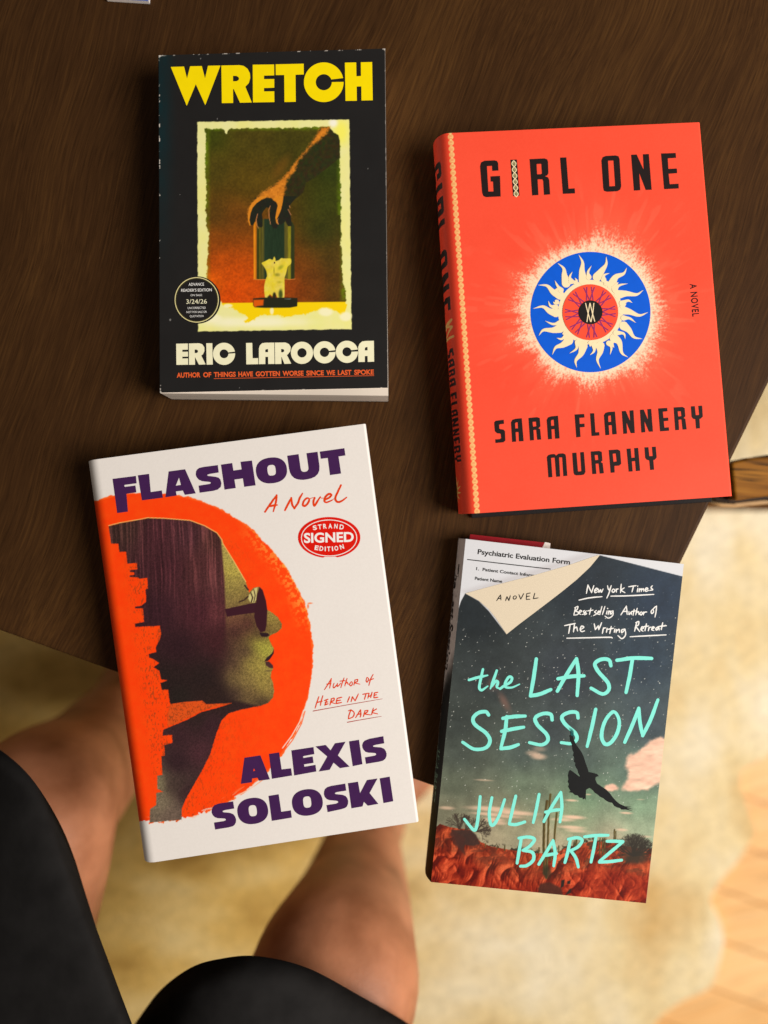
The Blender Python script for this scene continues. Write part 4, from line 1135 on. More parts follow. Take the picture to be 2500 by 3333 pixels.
    p.line(FP('1345,718 1362,760 1350,800'), (56, 34, 30), 4); p.line(FP('1372,690 1385,740 1372,800'), (66, 44, 34), 3)
    p.poly(smooth_loop(FP('1402,730 1424,664 1452,692 1482,790 1494,880 1487,1000 1476,1062 1432,1074 1396,1015 1374,930 1392,810'), 1), (58, 25, 35), 1.3)
    p.line(FP('1240,800 1290,780 1320,750'), (56, 34, 34), 4)
    p.line(FP('1290,652 1322,690'), (60, 40, 36), 5)
    p.poly(FP('1420,1075 1500,1080 1515,1100 1490,1115 1440,1112'), (44, 26, 32), 1.5)
    p.poly(FP('1466,1335 1490,1300 1535,1262 1552,1225 1552,1262 1520,1312 1500,1330'), (46, 28, 34), 1.3)
    p.poly(FP('1475,1338 1510,1335 1545,1372 1546,1398 1510,1392 1480,1370'), (74, 44, 46), 1.5)
    p.blob(*FP([(1500, 1420)])[0], 16, 6, (90, 74, 54), 0.6, 0.9)
    # empire spire: lighter strip of orange cutting into the neck
    p.line(FL('420,380 480,372 560,366'), (236, 92, 34), 2.5); 
    sel, cv = p.cov(FL('415,365 480,355 570,348 590,366 715,360 640,378 570,396 500,432 440,462 400,470 405,400'), 1.5)
    n = fbm(x[sel] / 3.5, y[sel] / 3.5, 28, 2)
    p.mix(cv, np.stack([226 - 60 * sst(.5, .75, n), 84 - 16 * sst(.5, .75, n), 26 + 0 * n], 1), sel)
    # bare white foot of the jacket and worn spine edge
    return p.c
pm3 = printed('white_jacket_print', 0.48, 0.13, 0.05)
dj3 = sheet('dust_jacket', Q3, b3, pm3, paint3, spine=(0.0098, h3 - 0.0008), lip=0.0022)
D = Decal(h3)
for l in (['34,246 192,226 197,276 114,287 116,300 189,291 195,337 128,347 138,467 66,477'], ['205,222 281,212 292,335 367,324 374,373 233,391'],
          ['413,196 524,181 596,344 522,354 509,325 462,331 467,359 391,370', '483,238 496,287 461,292'],
          ['766,150 842,139 850,190 906,182 898,131 975,122 1000,290 923,300 914,243 857,251 866,308 790,319'], ['1433,62 1599,39 1606,88 1560,95 1577,210 1502,221 1487,105 1440,111']):
    D.poly([FF(q) for q in l], M_PLUM)
D.poly([FF('745,153 751,203 690,213 675,218 674,223 680,226 730,232 750,238 762,250 769,275 765,300 745,318 715,327 622,340 615,292 690,280 697,276 697,270 690,267 640,262 617,252 602,235 596,220 598,195 605,183 620,172 650,165')], M_PLUM)
D.poly([FF(ell(1107, 189, 105, 87, 72, 2.3, -0.12)), FF(ell(1108, 188, 28, 36, 40, 3, -0.12))], M_PLUM)
D.poly([FF('1213,90 1290,79 1303,172 1308,190 1318,198 1333,199 1348,194 1356,184 1357,170 1343,73 1418,63 1431,160 1430,190 1420,213 1400,232 1375,243 1350,249 1322,253 1300,252 1278,248 1260,240 1243,224 1233,205 1226,180')], M_PLUM)
D.build('title_lettering', dj3)
D = Decal(h3)
for l in (['326,250 461,230 541,432 449,444 436,418 390,425 389,457 296,470', '407,338 417,360 399,364'], ['533,218 619,205 640,348 720,339 728,400 558,428'],
          ['722,188 909,160 916,219 821,237 823,252 902,239 910,293 829,306 832,326 926,310 933,366 746,400'],
          ['925,155 1012,142 1053,187 1090,128 1179,115 1115,230 1214,325 1132,338 1078,292 1045,352 953,366 1025,240'], ['1208,112 1293,98 1322,304 1240,321'],
          ['1498,68 1506,128 1430,142 1412,148 1411,153 1418,158 1480,163 1505,174 1518,192 1526,215 1525,236 1515,258 1495,275 1460,284 1352,302 1343,247 1425,232 1437,226 1437,216 1425,210 1370,207 1348,200 1332,184 1322,165 1319,145 1325,125 1340,106 1380,90'],
          ['231,618 240,678 160,692 144,698 142,704 150,710 205,715 232,726 247,745 256,770 254,796 243,816 228,828 190,838 79,856 69,797 150,785 168,778 168,768 160,763 100,760 77,752 60,736 50,715 50,690 58,668 75,650 110,637'],
          ['529,572 615,558 637,706 718,694 726,755 557,783'],
          ['1177,468 1185,527 1105,540 1091,546 1090,552 1098,557 1155,563 1180,573 1194,590 1202,615 1200,640 1190,662 1175,674 1140,685 1028,709 1018,650 1100,637 1117,628 1117,619 1105,613 1045,608 1022,600 1005,582 997,560 998,535 1006,514 1025,498 1060,487'],
          ['1199,465 1284,452 1302,548 1360,438 1449,425 1382,547 1456,639 1367,655 1334,622 1322,661 1229,677'], ['1467,424 1552,409 1582,617 1499,633']):
    D.poly([FX(q) for q in l], M_PLUM)
D.poly([FX(ell(396, 699, 130, 110, 72, 2.3, -0.15)), FX(ell(397, 697, 34, 47, 40, 3, -0.12))], M_PLUM)
D.poly([FX(ell(857, 627, 130, 111, 72, 2.3, -0.15)), FX(ell(856, 624, 34, 48, 40, 3, -0.12))], M_PLUM)
D.build('author_lettering', dj3)
def hand(D, fr, lines, w, mat, layer=1, taper=(0.75, 0.75), rough=0.15):
    for l in lines.split(';'):
        D.stroke(fr(l.strip()), w, mat, layer, taper, rough)
D = Decal(h3)
hand(D, FV, '105,535 190,410 280,285; 280,285 270,380 230,530; 180,450 230,440 290,432; 405,510 450,420 500,325; 500,325 512,420 545,485; 545,485 600,400 625,330 668,258; 740,328 690,370 674,430 700,448 745,410 770,350 740,328; 850,325 832,380 845,445 890,380 935,310; 1000,355 1070,320 1100,280 1065,266 1012,310 997,370 1030,393 1110,360; 1245,135 1200,230 1160,330 1190,385 1250,375 1330,318', 6.8, M_HAND, 1, (0.9, 0.6), 0.2)
hand(D, FV, '770,342 815,325 850,322; 935,310 955,330 980,326; 1110,360 1145,335', 2.2, M_HAND)
D.build('subtitle_lettering', dj3)
D = Decal(h3)
hand(D, FO, '345,460 420,350 485,235; 485,235 470,330 450,430; 390,350 480,335; 540,330 520,390 535,425 590,370 610,335; 610,335 600,395 640,370 670,330; 740,225 700,330 675,420; 655,290 760,280; 800,235 770,320 755,385; 760,350 800,310 815,345 840,350; 890,300 850,350 870,385 905,350 890,300; 960,260 935,370; 955,270 1010,255 1000,300 950,325 1055,350; 1200,215 1180,280 1200,310 1230,250 1200,215; 1320,155 1270,250 1235,375; 1240,270 1330,240', 3.4, M_HAND)
hand(D, FO, '235,600 190,730 160,830; 315,580 285,680 265,775; 190,720 300,690; 390,665 355,770; 345,680 420,650; 360,715 415,705; 350,770 420,740; 490,640 455,770; 480,645 540,630 530,680 470,705 560,740; 600,640 580,740; 600,635 695,612; 590,685 670,670; 580,740 690,715; 850,600 805,710; 905,600 880,700; 905,600 960,685; 960,685 1025,545; 1110,555 1225,530; 1180,545 1145,655; 1240,530 1215,630; 1300,510 1270,620; 1230,600 1290,570; 1345,525 1335,620; 1345,525 1415,512; 1340,575 1390,560; 1335,625 1415,612', 3.8, M_HAND)
hand(D, FO, '880,860 840,960 825,1045; 825,885 880,870 940,920 920,1000 830,1045; 970,1020 1070,860; 1070,860 1075,960 1060,1010; 1000,960 1080,940; 1160,880 1125,1000; 1150,885 1215,875 1190,920 1140,945 1270,965; 1325,830 1290,960; 1390,845 1300,910 1410,945', 3.8, M_HAND)
hand(D, FO, '120,888 800,765 1505,643; 805,1112 1150,1050 1485,993', 2.0, flat('dark_red_ink', (176, 44, 30), 0.5, 0.2), 1, (1.3, 0.5))
D.build('credit_lettering', dj3)
D = Decal(h3)
stk = [q for q in ell(1067, 920, 468, 308, 96)]
stk = [(x_, y_ - (18 if 985 < x_ < 1165 and y_ > 1100 else 0)) for x_, y_ in stk]
D.poly([FV(stk)], M_REDSTK, 1)
D.poly([FV(ell(1066, 926, 421, 276, 96)), FV(ell(1066, 926, 409, 264, 96))], M_WHITE, 2)
D.text('SIGNED', FV([(690, 996)])[0], FV([(1437, 978)])[0], 137 / 4.608, M_WHITE, 2, 0.03)
for t in ('S,828,808,886,797,62', 'T,903,795,956,790,66', 'R,980,785,1032,780,66', 'A,1056,781,1112,780,66', 'N,1140,780,1190,785,66', 'D,1219,790,1280,800,66',
          'E,846,1100,903,1110,64', 'D,919,1113,975,1120,64', 'I,1000,1122,1016,1122,64', 'T,1036,1123,1087,1121,64', 'I,1112,1120,1129,1118,64', 'O,1150,1116,1206,1108,64', 'N,1238,1098,1294,1082,64'):
    k = t.split(','); v = [float(q) for q in k[1:]]
    D.text(k[0], FV([(v[0], v[1])])[0], FV([(v[2], v[3])])[0], v[4] / 4.608, M_WHITE, 2, 0.03)
D.build('oval_sticker', dj3)
bd3 = inset(Q3, -0.0005, 0.0014, 0.0008, 0.0010)
M_BOARD3 = flat('plum_cloth_board', (70, 44, 80), 0.6, 0.25, 0.15, 900, 0.15)
solid('front_board', inset(bd3, 0, 0, 0, 0, h3 - 0.0034), inset(bd3, 0, 0, 0, 0, h3 - 0.0004), M_BOARD3, b3)
solid('back_board', inset(bd3, 0, 0, 0, 0, 0.0003), inset(bd3, 0, 0, 0, 0, 0.0032), M_BOARD3, b3)
pg3 = inset(Q3, 0.0, 0.004, 0.004, 0.004)
solid('page_block', inset(pg3, 0, 0, 0, 0, 0.0034), inset(pg3, 0, 0, 0, 0, h3 - 0.0036), M_PAGE, b3)

# ================================================================== BOOK 4: desert paperback (lower right)
h4 = 0.017
Fa = Fr(1350, 1720, 1.82308); Fb = Fr(1350, 2350, 1.82308); FW = Fr(1810, 1870, 4.1475); Ft = Fr(1480, 2090, 2.37); Fj = Fr(1480, 2550, 2.765); Fp = Fr(1430, 1730, 4.1475); Fz = Fr(1780, 2360, 4.1475)
b4 = thing('paperback_book', at(1810, 2350)[:], 'paperback with a flying bird over a red desert under a starry sky', 'book', 'books lying on the table')
Q4 = quad_world([(1516, 1754), (2226, 1836), (2103, 2940), (1403, 2871)], h4)
B4 = quad_world([(1493, 1752), (2210, 1836), (2085, 2895), (1384, 2827)], 0.0003)
sky = rbf([(1560, 2000, 36, 42, 46), (1900, 1900, 38, 46, 54), (2150, 1950, 40, 54, 72), (2100, 2150, 48, 62, 76), (1600, 2200, 50, 56, 58), (1850, 2200, 52, 58, 66), (1500, 2350, 54, 60, 58), (1800, 2380, 62, 70, 74), (2120, 2350, 66, 78, 86),
           (1500, 2450, 70, 78, 72), (1700, 2450, 76, 88, 84), (1900, 2480, 80, 94, 90), (2080, 2520, 90, 112, 104), (1480, 2560, 92, 100, 84), (1700, 2560, 104, 120, 100), (1900, 2580, 110, 142, 112), (2080, 2620, 128, 158, 128),
           (1460, 2640, 122, 120, 98), (1650, 2650, 144, 140, 112), (1850, 2660, 140, 158, 124), (2080, 2700, 160, 176, 146), (1600, 2730, 176, 164, 134), (1800, 2740, 184, 170, 140), (2000, 2740, 180, 168, 140)], 130)
STARS = [(random.uniform(1420, 2220), random.uniform(1860, 2700), random.random()) for _ in range(2300)]
DARK4 = Fa('300,385 380,430 440,490 545,627 800,410 1095,158 1590,285') + Fb('1500,0 1480,130 1372,1085 840,1045 95,960 40,940') + [(1370, 2830), (1440, 2300)] + Fa('205,850 225,640 255,490 275,430')
def cactus(p, pts, w, col=(92, 80, 40)):
    p.line(pts, col, w, 1.0)
    for k in (-0.28, 0.1, 0.34):
        p.line([(q[0] + k * w, q[1]) for q in pts], (60, 54, 30) if k < 0.2 else (140, 122, 70), w * 0.16, 0.8, 0.8)
def twigs(p, cx, cy, n, R, ang0, spread, col, w=1.6):
    for i in range(n):
        a = ang0 + random.uniform(-spread, spread); q = [(cx + random.uniform(-3, 3), cy)]
        for k in range(4):
            q.append((q[-1][0] + math.cos(a) * R / 4, q[-1][1] + math.sin(a) * R / 4)); a += random.uniform(-.45, .45)
        p.line(q, col, w, 0.9, 0.85)
        for k in (2, 3):
            b_ = a + random.choice((-0.8, 0.8))
            p.line([q[k], (q[k][0] + math.cos(b_) * R / 3.4, q[k][1] + math.sin(b_) * R / 3.4)], col, w * 0.8, 0.8, 0.8)
def paint4(x, y, S, U, V):
    rs = random.getstate(); random.seed(5)
    p = Paint(x, y, (216, 218, 224))
    p.c += (4 * (fbm(x / 4, y / 4, 2, 2) - 0.5))[:, None]
    # printed shade under the turned corner
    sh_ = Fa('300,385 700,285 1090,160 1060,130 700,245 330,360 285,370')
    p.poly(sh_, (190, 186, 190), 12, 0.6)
    sel, cv = p.cov(DARK4, 1.1)
    X, Y = x[sel], y[sel]
    c = sky(X, Y) * (1 + 0.25 * (fbm(X / 30, Y / 30, 3) - .5) + 0.16 * (fbm(X / 2.5, Y / 2.5, 6, 2) - .5))[:, None]
    q = Paint(X, Y, (0, 0, 0)); q.c = c
    # nebula, clouds
    q.blob(1608, 2225, 30, 36, (112, 84, 78), 0.8, 0.95, 0.5); q.blob(1642, 2285, 20, 56, (124, 94, 84), 0.75, 0.95, -0.5)
    dens = sst(1950, 2150, Y) * sst(2660, 2450, Y) * 0.8 + 0.2
    for sx, sy, sz in STARS:
        k = np.nonzero((np.abs(X - sx) < 4) & (np.abs(Y - sy) < 4))[0] if sz > 0.55 else None
        if k is None or k.size == 0: continue
        rr_ = 0.45 + 1.5 * (sz - 0.55) ** 1.8 * 2.2
        d = np.hypot(X[k] - sx, Y[k] - sy)
        den = 1.0 if 1980 < sy < 2620 else 0.35
        q.mix(np.clip(sst(rr_ + 0.9, rr_ - 0.9, d) * den * (0.5 + 1.4 * (sz - .55)), 0, 1), (240, 242, 234), k)
    def cloud(loop_, col, soft=10, op=1.0):
        s2, a2 = q.cov(loop_, soft, wob=9, wf=0.05)
        n = fbm(q.x[s2] / 38, q.y[s2] / 13, 14)
        col = np.array(col, float)[None, :] * (1 + 0.34 * (n - .55))[:, None]
        q.mix(a2 * op, np.clip(col, 0, 255), s2)
    cloud(smooth_loop(Fb('1560,100 1480,95 1400,110 1340,160 1275,200 1252,260 1268,300 1250,350 1222,395 1280,412 1380,398 1450,360 1530,330'), 3), (246, 200, 174), 8)
    cloud(ell(*Fb([(1172, 393)])[0], 24, 10), (240, 192, 168), 6)
    for cx, cy, rx, ry, op in ((735, 205, 30, 14, .7), (700, 185, 26, 12, .5), (740, 160, 26, 12, .35), (450, 515, 90, 11, .75), (600, 540, 80, 10, .8), (430, 545, 60, 7, .7), (470, 580, 40, 10, .8), (500, 600, 30, 8, .6), (540, 560, 70, 7, .6),
                            (930, 465, 24, 5, .8), (940, 565, 46, 9, .9), (880, 580, 46, 7, .7), (930, 625, 50, 8, .8), (960, 645, 40, 8, .6), (1255, 540, 24, 5, .8), (1230, 640, 22, 6, .7), (1370, 680, 26, 5, .5), (190, 510, 30, 8, .6), (410, 345, 36, 4, .5), (1030, 430, 12, 3, .7), (1340, 460, 16, 2, .5)):
        c0 = Fb([(cx, cy)])[0]
        q.blob(c0[0], c0[1], rx * 1.25, ry * 1.1, (240, 200, 172), op, 0.8, 0.06)
    # the far scrub on the skyline
    hz = np.array(Fb('60,640 130,620 150,605 210,625 330,640 390,712 450,738 560,758 640,768 720,780 850,770 900,745 980,728 1050,706 1200,720 1300,748 1405,750 1500,752'))
    hy = np.interp(X, hz[:, 0], hz[:, 1]) + 4 * (fbm(X / 9, Y * 0, 3) - .5)
    bush = sst(0.45, 0.62, fbm(X / 7, Y / 9, 23)) * sst(hy - 20, hy - 4, Y) * sst(1540, 1600, X)
    q.mix(bush, (58, 52, 40))
    ground = sst(hy - 1, hy + 1, Y)
    dp = np.clip((Y - hy) / 130, 0, 1)
    def relief(a, b_):
        wx = a + 22 * (fbm(a / 46, b_ / 46, 60, 2) - .5); wy = b_ + 22 * (fbm(a / 46, b_ / 46, 61, 2) - .5)
        h1_ = 1 - np.abs(2 * vn((wx + 0.7 * wy) / 52, (wy - .45 * wx) / 60, 44) - 1)
        h2_ = 1 - np.abs(2 * vn((wx - 0.9 * wy) / 26, (wy + .2 * wx) / 40, 47) - 1)
        h3_ = 1 - np.abs(2 * vn((wx + 0.3 * wy) / 9, wy / 24, 51) - 1)
        return 30 * h1_ + 12 * h2_ + 3.2 * h3_
    sl_ = (relief(X + 1.5, Y + .8) - relief(X - 1.5, Y - .8)) / 3.0
    lit = np.clip(0.46 + 0.34 * sl_ + 0.5 * (fbm(X / 70, Y / 40, 49) - .5), 0, 1)
    gc = np.stack([84 + 138 * lit, 28 + 76 * lit ** 1.35, 18 + 44 * lit ** 1.7], 1)
    gc = gc * (1 - 0.10 * dp)[:, None] + (sst(.45, .9, dp))[:, None] * np.array([12, -8, -6])
    gc *= (0.85 + 0.3 * fbm(X / 2.4, Y / 2.4, 3, 2))[:, None]
    q.mix(ground, gc)
    # dark gullies and right-hand scrub
    gul = sst(0.56, 0.66, fbm((X + .3 * Y) / 26, Y / 13, 52)) * ground * sst(0.9, 0.2, dp)
    q.mix(gul * sst(1700, 1850, X) * 0.85, (66, 48, 34)); q.mix(gul * sst(1700, 1600, X) * 0.6, (86, 42, 30))
    q.poly(Fb('215,640 330,640 365,670 390,725 350,735 300,730 280,760 250,720 235,680'), (58, 44, 40), 3, 0.9)
    q.poly(Fb('225,640 210,660 230,720 300,790 290,730 300,690'), (72, 42, 36), 4, 0.8)
    q.poly(Fb('745,960 800,950 870,985 880,1030 740,1025 730,990'), (66, 38, 30), 5, 0.85)
    q.poly(Fb('870,940 890,935 885,975 865,985'), (40, 34, 30), 1.5); q.poly(Fb('915,995 930,985 925,1015 890,1030'), (40, 34, 30), 1.5); q.poly(Fb('905,945 925,940 922,960 905,962'), (40, 34, 30), 1.5)
    # trees, bush, cacti
    for cx, cy, n, R, a0 in ((265, 635, 22, 52, -1.75), (300, 640, 14, 48, -1.0), (365, 650, 16, 48, -0.35), (385, 645, 8, 34, 0.2)):
        c0 = Fb([(cx, cy)])[0]; twigs(q, c0[0], c0[1], n, R, a0, 0.75, (62, 52, 44))
    cb = Fb([(1300, 750)])[0]
    q.blob(cb[0] + 4, cb[1] - 8, 52, 46, (58, 52, 44), 0.78, 0.5); q.blob(cb[0] + 4, cb[1] + 32, 62, 26, (60, 50, 40), 0.85, 0.6)
    twigs(q, cb[0], cb[1] + 26, 60, 74, -1.5, 1.35, (50, 45, 39))
    cactus(q, Fb('805,430 795,560 790,700 785,840 780,925'), 7); cactus(q, Fb('785,470 768,600 765,740 770,900'), 9, (84, 70, 36)); cactus(q, Fb('843,540 832,640 825,760 805,820'), 6.5)
    for cx, y0, y1, w in ((1185, 640, 700, 5), (1194, 650, 700, 3.5), (960, 700, 740, 6), (950, 705, 735, 3), (1100, 690, 790, 4), (1115, 690, 795, 4), (1128, 690, 780, 4), (1060, 700, 760, 3.5), (855, 735, 775, 4), (535, 735, 762, 4), (738, 745, 780, 4), (420, 722, 740, 3), (490, 738, 756, 3)):
        cactus(q, Fb([(cx, y0), (cx - 2, y1)]), w, (84, 74, 40))
    q.blob(*Fb([(785, 890)])[0], 18, 30, (50, 44, 30), 0.8, 0.6)
    p.mix(cv, q.c, sel)
    random.setstate(rs)
    return p.c
pm4 = printed('matte_desert_print', 0.48, 0.13, 0.05)
fc4 = sheet('front_cover', Q4, b4, pm4, paint4)
# form lettering behind the printed turned corner
D = Decal(h4)
D.text('Psychiatric Evaluation Form', Fp([(516, 303)])[0], (1855, 1837.5), 15.6, M_BLACK, 1, 0.022)
D.stroke(Fp([(382, 378), (930, 442), (1500, 507)]), 3.0, M_BLACK, 1)
D.text('1.  Patient Contact Information', Fp([(497, 520)])[0], Fp([(1440, 632)])[0], 9.6, M_BLACK, 1, 0.024)
D.text('Patient Name', Fp([(479, 651)])[0], Fp([(848, 693)])[0], 9.8, M_BLACK, 1, 0.024)
D.build('form_lettering', fc4)
D = Decal(h4)
D.poly([Fa('300,385 420,352 560,315 700,280 900,222 1090,157 1098,160 1040,230 960,305 870,378 800,432 700,508 620,568 545,628 520,590 480,530 440,480 380,428')], M_FLAP, 2)
hand(D, Fp, '775,935 800,895 828,855; 828,855 832,890 832,925; 790,907 832,902; 895,935 915,878; 915,878 940,935; 940,935 960,865; 1025,868 1000,885 1005,912 1030,908 1042,884 1025,868; 1075,850 1100,915; 1100,915 1140,838; 1180,842 1175,915; 1180,840 1230,830; 1178,878 1220,872; 1175,918 1225,914; 1290,832 1270,908; 1270,908 1335,896', 3.0, M_BLACK, 3)
D.build('turned_corner', fc4)
D = Decal(h4)
hand(D, FW, '410,255 430,140; 430,140 480,245; 480,245 510,150; 520,225 560,200 545,185 522,212 527,245 560,232; 572,195 577,240 600,205 612,240 635,195; 695,150 705,195 722,205 745,150; 745,150 715,250 685,318; 775,195 755,220 770,240 795,220 775,195; 810,195 815,238; 812,215 822,198 840,195; 880,130 870,245; 920,180 882,212 930,245; 980,165 1080,150; 1045,160 1025,235; 1105,185 1095,235; 1125,190 1120,235; 1122,215 1150,192 1150,230; 1150,215 1178,192 1185,226; 1200,210 1240,195 1222,180 1202,205 1215,228 1250,214; 1300,150 1282,178 1305,205 1265,215', 3.9, M_WHITE)
hand(D, FW, '265,440 240,545; 250,450 295,430 282,475 257,490 300,510 290,540 240,548; 310,520 345,495 325,485 307,520 335,540; 385,485 368,500 388,525 352,540; 470,455 450,540; 425,492 500,480; 410,490 392,508 412,528 385,545; 545,485 520,505 545,530 505,555; 560,525 590,500 572,495 560,530 590,540; 620,430 590,540; 660,430 625,540; 690,490 678,535; 712,490 702,540; 706,515 728,492 730,535; 770,490 740,500 742,535 770,500; 772,490 765,550 710,588 660,560', 3.6, M_WHITE)
hand(D, FW, '875,545 950,425; 950,425 960,540; 905,500 965,495; 985,500 985,540 1015,505; 1015,505 1020,540; 1055,470 1040,550; 1020,500 1080,490; 1095,455 1075,545; 1085,520 1112,500 1120,540; 1150,505 1130,530 1150,545 1165,520 1150,505; 1180,505 1180,545; 1180,530 1200,508 1225,506; 1308,468 1284,498 1292,526 1316,506 1308,468; 1308,468 1330,445 1358,425; 1358,425 1350,500 1335,575; 695,462 698,455; 1100,160 1104,154', 3.9, M_WHITE)
hand(D, FW, '115,690 260,660; 190,680 170,795; 250,660 235,775; 240,735 275,710 290,762; 330,745 375,712 345,697 326,740 345,770 385,760; 515,665 530,745; 530,745 570,690; 570,690 577,745; 577,745 615,650; 640,720 625,795; 630,750 645,725 670,720; 690,725 680,780; 745,700 725,795; 700,740 775,725; 795,735 785,780; 815,740 810,785; 812,765 850,740 855,780; 930,735 888,748 888,785 930,745; 932,738 938,815 890,865 835,825; 1090,640 1060,765; 1075,650 1115,635 1110,680 1075,700; 1075,700 1130,770; 1145,745 1180,722 1160,706 1146,745 1175,765; 1220,665 1200,760; 1180,705 1250,695; 1255,715 1245,760; 1250,735 1262,715 1285,710; 1290,740 1325,717 1307,706 1291,745 1320,755; 1380,702 1347,730 1360,750 1385,712; 1385,705 1392,750; 1440,650 1420,745; 1390,700 1490,690', 4.2, M_WHITE)
hand(D, FW, '310,345 450,315 620,298; 740,292 1000,286 1320,268; 145,860 450,853 720,847 760,857; 1000,840 1250,826 1485,815', 4.2, M_WHITE)
D.build('handwritten_lettering', fc4)
D = Decal(h4)
hand(D, Ft, '218,210 200,290 190,350 210,370 255,340; 110,292 180,272 255,256; 325,220 300,290 275,360; 285,340 318,302 334,312 325,345 350,360; 350,360 385,335 430,308 442,278 420,268 392,310 392,345 440,350 500,325', 9.2, M_AQUA, 1, (0.9, 0.5), 0.12)
hand(D, Ft, '630,130 610,270 585,412; 585,415 660,400 742,366; 792,378 870,240 940,128; 940,128 955,250 945,412; 797,283 900,265 998,260; 1205,182 1190,138 1130,133 1082,168 1110,230 1180,310 1188,368 1140,400 1052,355; 1252,140 1380,123 1520,126; 1372,130 1350,260 1322,388', 12.6, M_AQUA, 1, (0.9, 0.85), 0.10)
hand(D, Ft, '262,562 240,537 180,547 142,590 160,640 240,700 272,760 240,815 150,825 62,772; 402,575 390,680 357,812; 372,588 450,575 545,570; 362,688 450,670 533,656; 357,822 430,812 492,790; 752,600 740,557 680,552 622,585 640,640 708,710 718,760 670,792 577,775; 952,585 940,543 880,543 828,575 850,630 928,700 942,750 900,782 822,775; 1088,518 1060,650 1022,805; 1225,537 1160,610 1133,720 1160,786 1210,770 1258,690 1268,600 1225,537; 1312,772 1370,640 1420,510; 1420,510 1428,610 1450,722; 1450,722 1510,600 1568,445', 12.4, M_AQUA, 1, (0.9, 0.8), 0.10)
D.build('title_lettering', fc4)
D = Decal(h4)
hand(D, Fj, '230,118 215,270 195,395 167,415 88,322; 335,128 312,260 322,358 350,372 400,290 450,145; 550,113 520,240 492,358; 492,365 550,370 632,346; 760,98 735,230 707,352; 802,343 880,200 955,80; 955,80 965,210 947,347; 817,258 890,242 962,235; 600,492 580,610 562,718; 578,492 660,482 718,502 680,560 615,602; 615,602 700,622 708,688 650,738 592,745; 757,728 830,610 885,513; 885,513 905,630 892,742; 802,650 918,630; 1042,503 1020,610 992,712; 1022,502 1100,488 1147,512 1110,570 1045,605; 1045,605 1090,670 1113,752; 1168,480 1270,468 1382,466; 1272,480 1250,600 1227,708; 1372,520 1440,520 1515,522; 1515,524 1400,620 1305,700; 1302,708 1400,703 1503,690', 10.8, M_AQUA, 1, (0.9, 0.85), 0.10)
D.build('author_lettering', fc4)
D = Decal(h4)
M_BIRD = flat('bird_black_ink', (27, 28, 29), 0.45, 0.25)
bird = Fz('308,140 340,128 355,150 366,200 400,270 430,310 455,345 470,368 500,430 520,500 550,580 565,635 600,640 640,650 680,662 703,690 680,694 660,702 655,735 680,790 740,830 800,870 850,920 895,980 940,1030 990,1068 1060,1098 1150,1106 1075,1112 1182,1138 1080,1126 1162,1160 1060,1140 1010,1142 990,1122 950,1112 915,1095 885,1050 840,1042 800,1020 770,992 720,968 690,940 650,915 628,885 600,862 575,848 530,875 525,1010 512,990 490,1005 480,978 465,985 440,980 420,950 380,945 350,915 300,908 322,892 290,832 302,800 286,765 294,735 288,680 300,625 318,606 380,650 440,697 450,690 428,650 418,605 400,580 385,545 388,510 370,498 372,440 356,410 366,375 350,340 340,270 320,225')
D.poly([bird], M_BIRD, 2)
for q in ('300,35 320,80 330,140', '318,40 330,80 338,135', '332,45 340,90 346,140', '345,55 350,95 352,145', '356,70 360,110 358,160'):
    D.stroke(Fz(q), [0.8, 1.3, 2.4], flat('bird_feather_ink', (30, 90, 92), 0.5, 0.2) if q[0] == '3' and len(D.mats) < 2 else D.mats[1], 3)
D.build('bird_print', fc4)
# body
bt4 = inset(Q4, 0.0006, 0.0010, 0.0006, 0.0010, h4 - 0.0005); bb4 = inset(B4, 0.0006, 0.0010, 0.0006, 0.0010, 0.0005)
solid('page_block', bb4, bt4, M_PAGE, b4)
solid('cover_stock', inset(Q4, 0, 0, 0, 0, h4 - 0.00045), inset(Q4, 0, 0, 0, 0, h4 - 0.0001), M_PALE, b4)
solid('back_cover', inset(B4, 0, 0, 0, 0, 0.0001), inset(B4, 0, 0, 0, 0, 0.0004), M_PALE, b4)
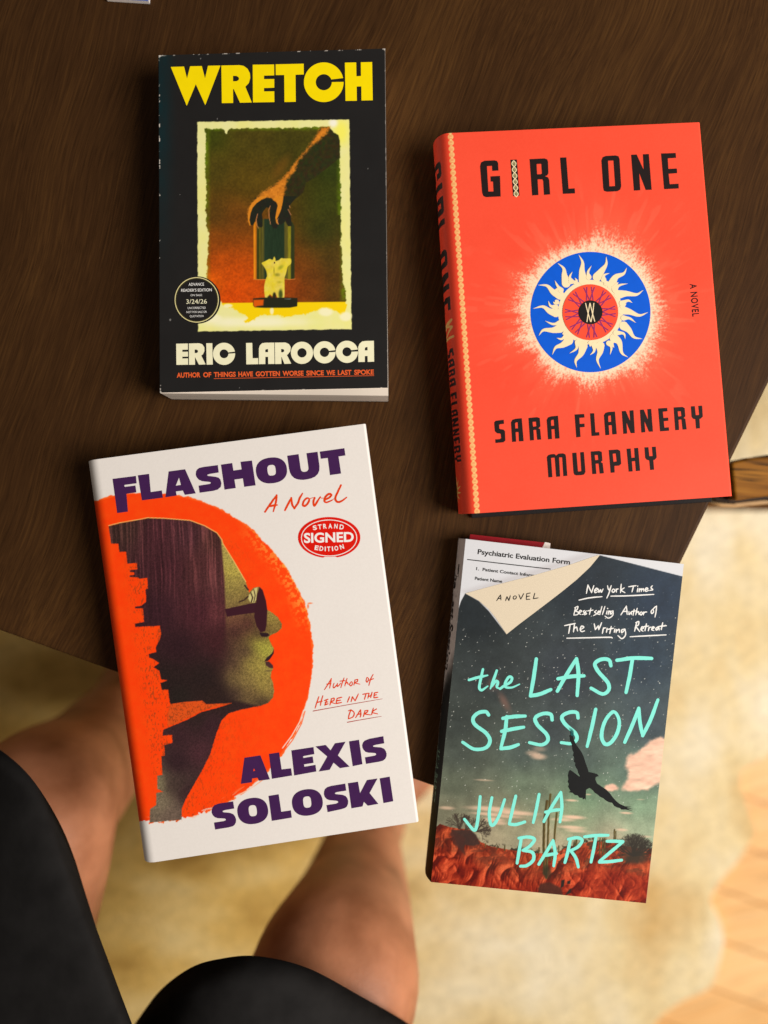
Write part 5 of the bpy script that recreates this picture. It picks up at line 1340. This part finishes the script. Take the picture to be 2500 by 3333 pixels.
# spine: flat slanted strip from front edge down to the back edge, printed
def spine4():
    ns, nt = 600, 44
    TLf, BLf = Q4[0], Q4[3]; TLb, BLb = B4[0], B4[3]
    s = np.linspace(0, 1, ns)[:, None, None]; t = np.linspace(0, 1, nt)[None, :, None]
    P = (TLf * (1 - s) + BLf * s) * (1 - t) + (TLb * (1 - s) + BLb * s) * t
    bul = np.array([-0.0012, 0, 0]) * np.sin(np.pi * t)
    P = P + bul
    P[:, 0, 2] -= 0.00012
    flatP = P.reshape(-1, 3)
    Sg = np.repeat(np.linspace(0, 1, ns), nt); Tg = np.tile(np.linspace(0, 1, nt), ns)
    c = np.tile(np.array([206, 198, 196.0]), (len(Sg), 1))
    n = fbm(Sg * 60, Tg * 4, 6)
    dk = sst(0.055, -0.055, (0.415 - 0.30 * (0.5 - Tg) * 0.35) - Sg + 0.02 * (n - .5))
    dkc = np.array([34, 36, 36.0]) + sst(0.72, 0.86, Sg)[:, None] * np.array([16, 14, 2]) + sst(0.86, 0.92, Sg)[:, None] * np.array([30, -6, -18])
    c = c + dk[:, None] * (dkc - c)
    me = bpy.data.meshes.new('spine')
    idx = np.arange(ns * nt).reshape(ns, nt)
    F_ = np.stack([idx[:-1, :-1], idx[:-1, 1:], idx[1:, 1:], idx[1:, :-1]], -1).reshape(-1, 4)
    me.from_pydata((flatP - np.array(ORG[b4])).tolist(), [], F_.tolist())
    me.polygons.foreach_set('use_smooth', [True] * len(F_))
    ca = me.color_attributes.new('Ink', 'FLOAT_COLOR', 'POINT')
    ca.data.foreach_set('color', np.concatenate([lin(c), np.ones((len(c), 1))], 1).astype(np.float32).ravel())
    me.materials.append(pm4)
    o = bpy.data.objects.new('spine', me); COL.objects.link(o); o.parent = b4; ORG[o] = ORG[b4]
    # lettering laid on the strip
    def along(s_, t_):
        p = (TLf * (1 - s_) + BLf * s_) * (1 - t_) + (TLb * (1 - s_) + BLb * s_) * t_
        nrm = np.array([-0.85, 0, 0.5])
        return p + np.array([-0.0012, 0, 0]) * math.sin(math.pi * t_) + nrm * 0.00012
    for nm, body, s0, s1, t0, t1, bold, mt in (('spine_title_lettering', 'The Last Session', 0.075, 0.392, 0.80, 0.30, 0.03, M_DKBRN), ('spine_author_lettering', 'JULIA BARTZ', 0.62, 0.78, 0.72, 0.34, 0.0, flat('sage_ink', (120, 150, 130), 0.5, 0.2))):
        g, T_ = glyphs(body, bold); V_, F2 = [], []
        x0, x1 = g[:, 0].min(), g[:, 0].max()
        for gx, gy in g: V_.append(along(s0 + (gx - x0) / (x1 - x0) * (s1 - s0), t0 + gy / CAPH * (t1 - t0)))
        for tr in T_: F2.append(list(tr))
        if mt is M_DKBRN:
            o0 = len(V_); V_ += [along(0.025, .88), along(0.025, .86), along(0.40, .86), along(0.40, .88)]; F2.append([o0 + i for i in range(4)])
        mesh_obj(nm, V_, F2, mt, o)
spine4()

# ---- red card tucked into the desert paperback
card = thing('bookmark', at(1660, 1800)[:], 'red card with a white corner sticking out of the paperback top', 'bookmark')
zc = 0.0085
cq = [at(1531, 1739, zc), at(1792, 1768, zc), at(1786, 1830, zc), at(1522, 1800, zc)]
o = mesh_obj('card', *prism([q + Vector((0, 0, -0.0004)) for q in cq[::-1]], cq[::-1]), flat('red_card', (146, 20, 32), 0.45, 0.3, 0.08), card)
wq = [at(1774, 1764.5, zc + 1e-4), at(1791.5, 1768, zc + 1e-4), at(1790, 1790, zc + 1e-4), at(1762, 1790, zc + 1e-4)]
mesh_obj('corner', *prism([q + Vector((0, 0, -0.00008)) for q in wq[::-1]], wq[::-1]), M_PALE, card)
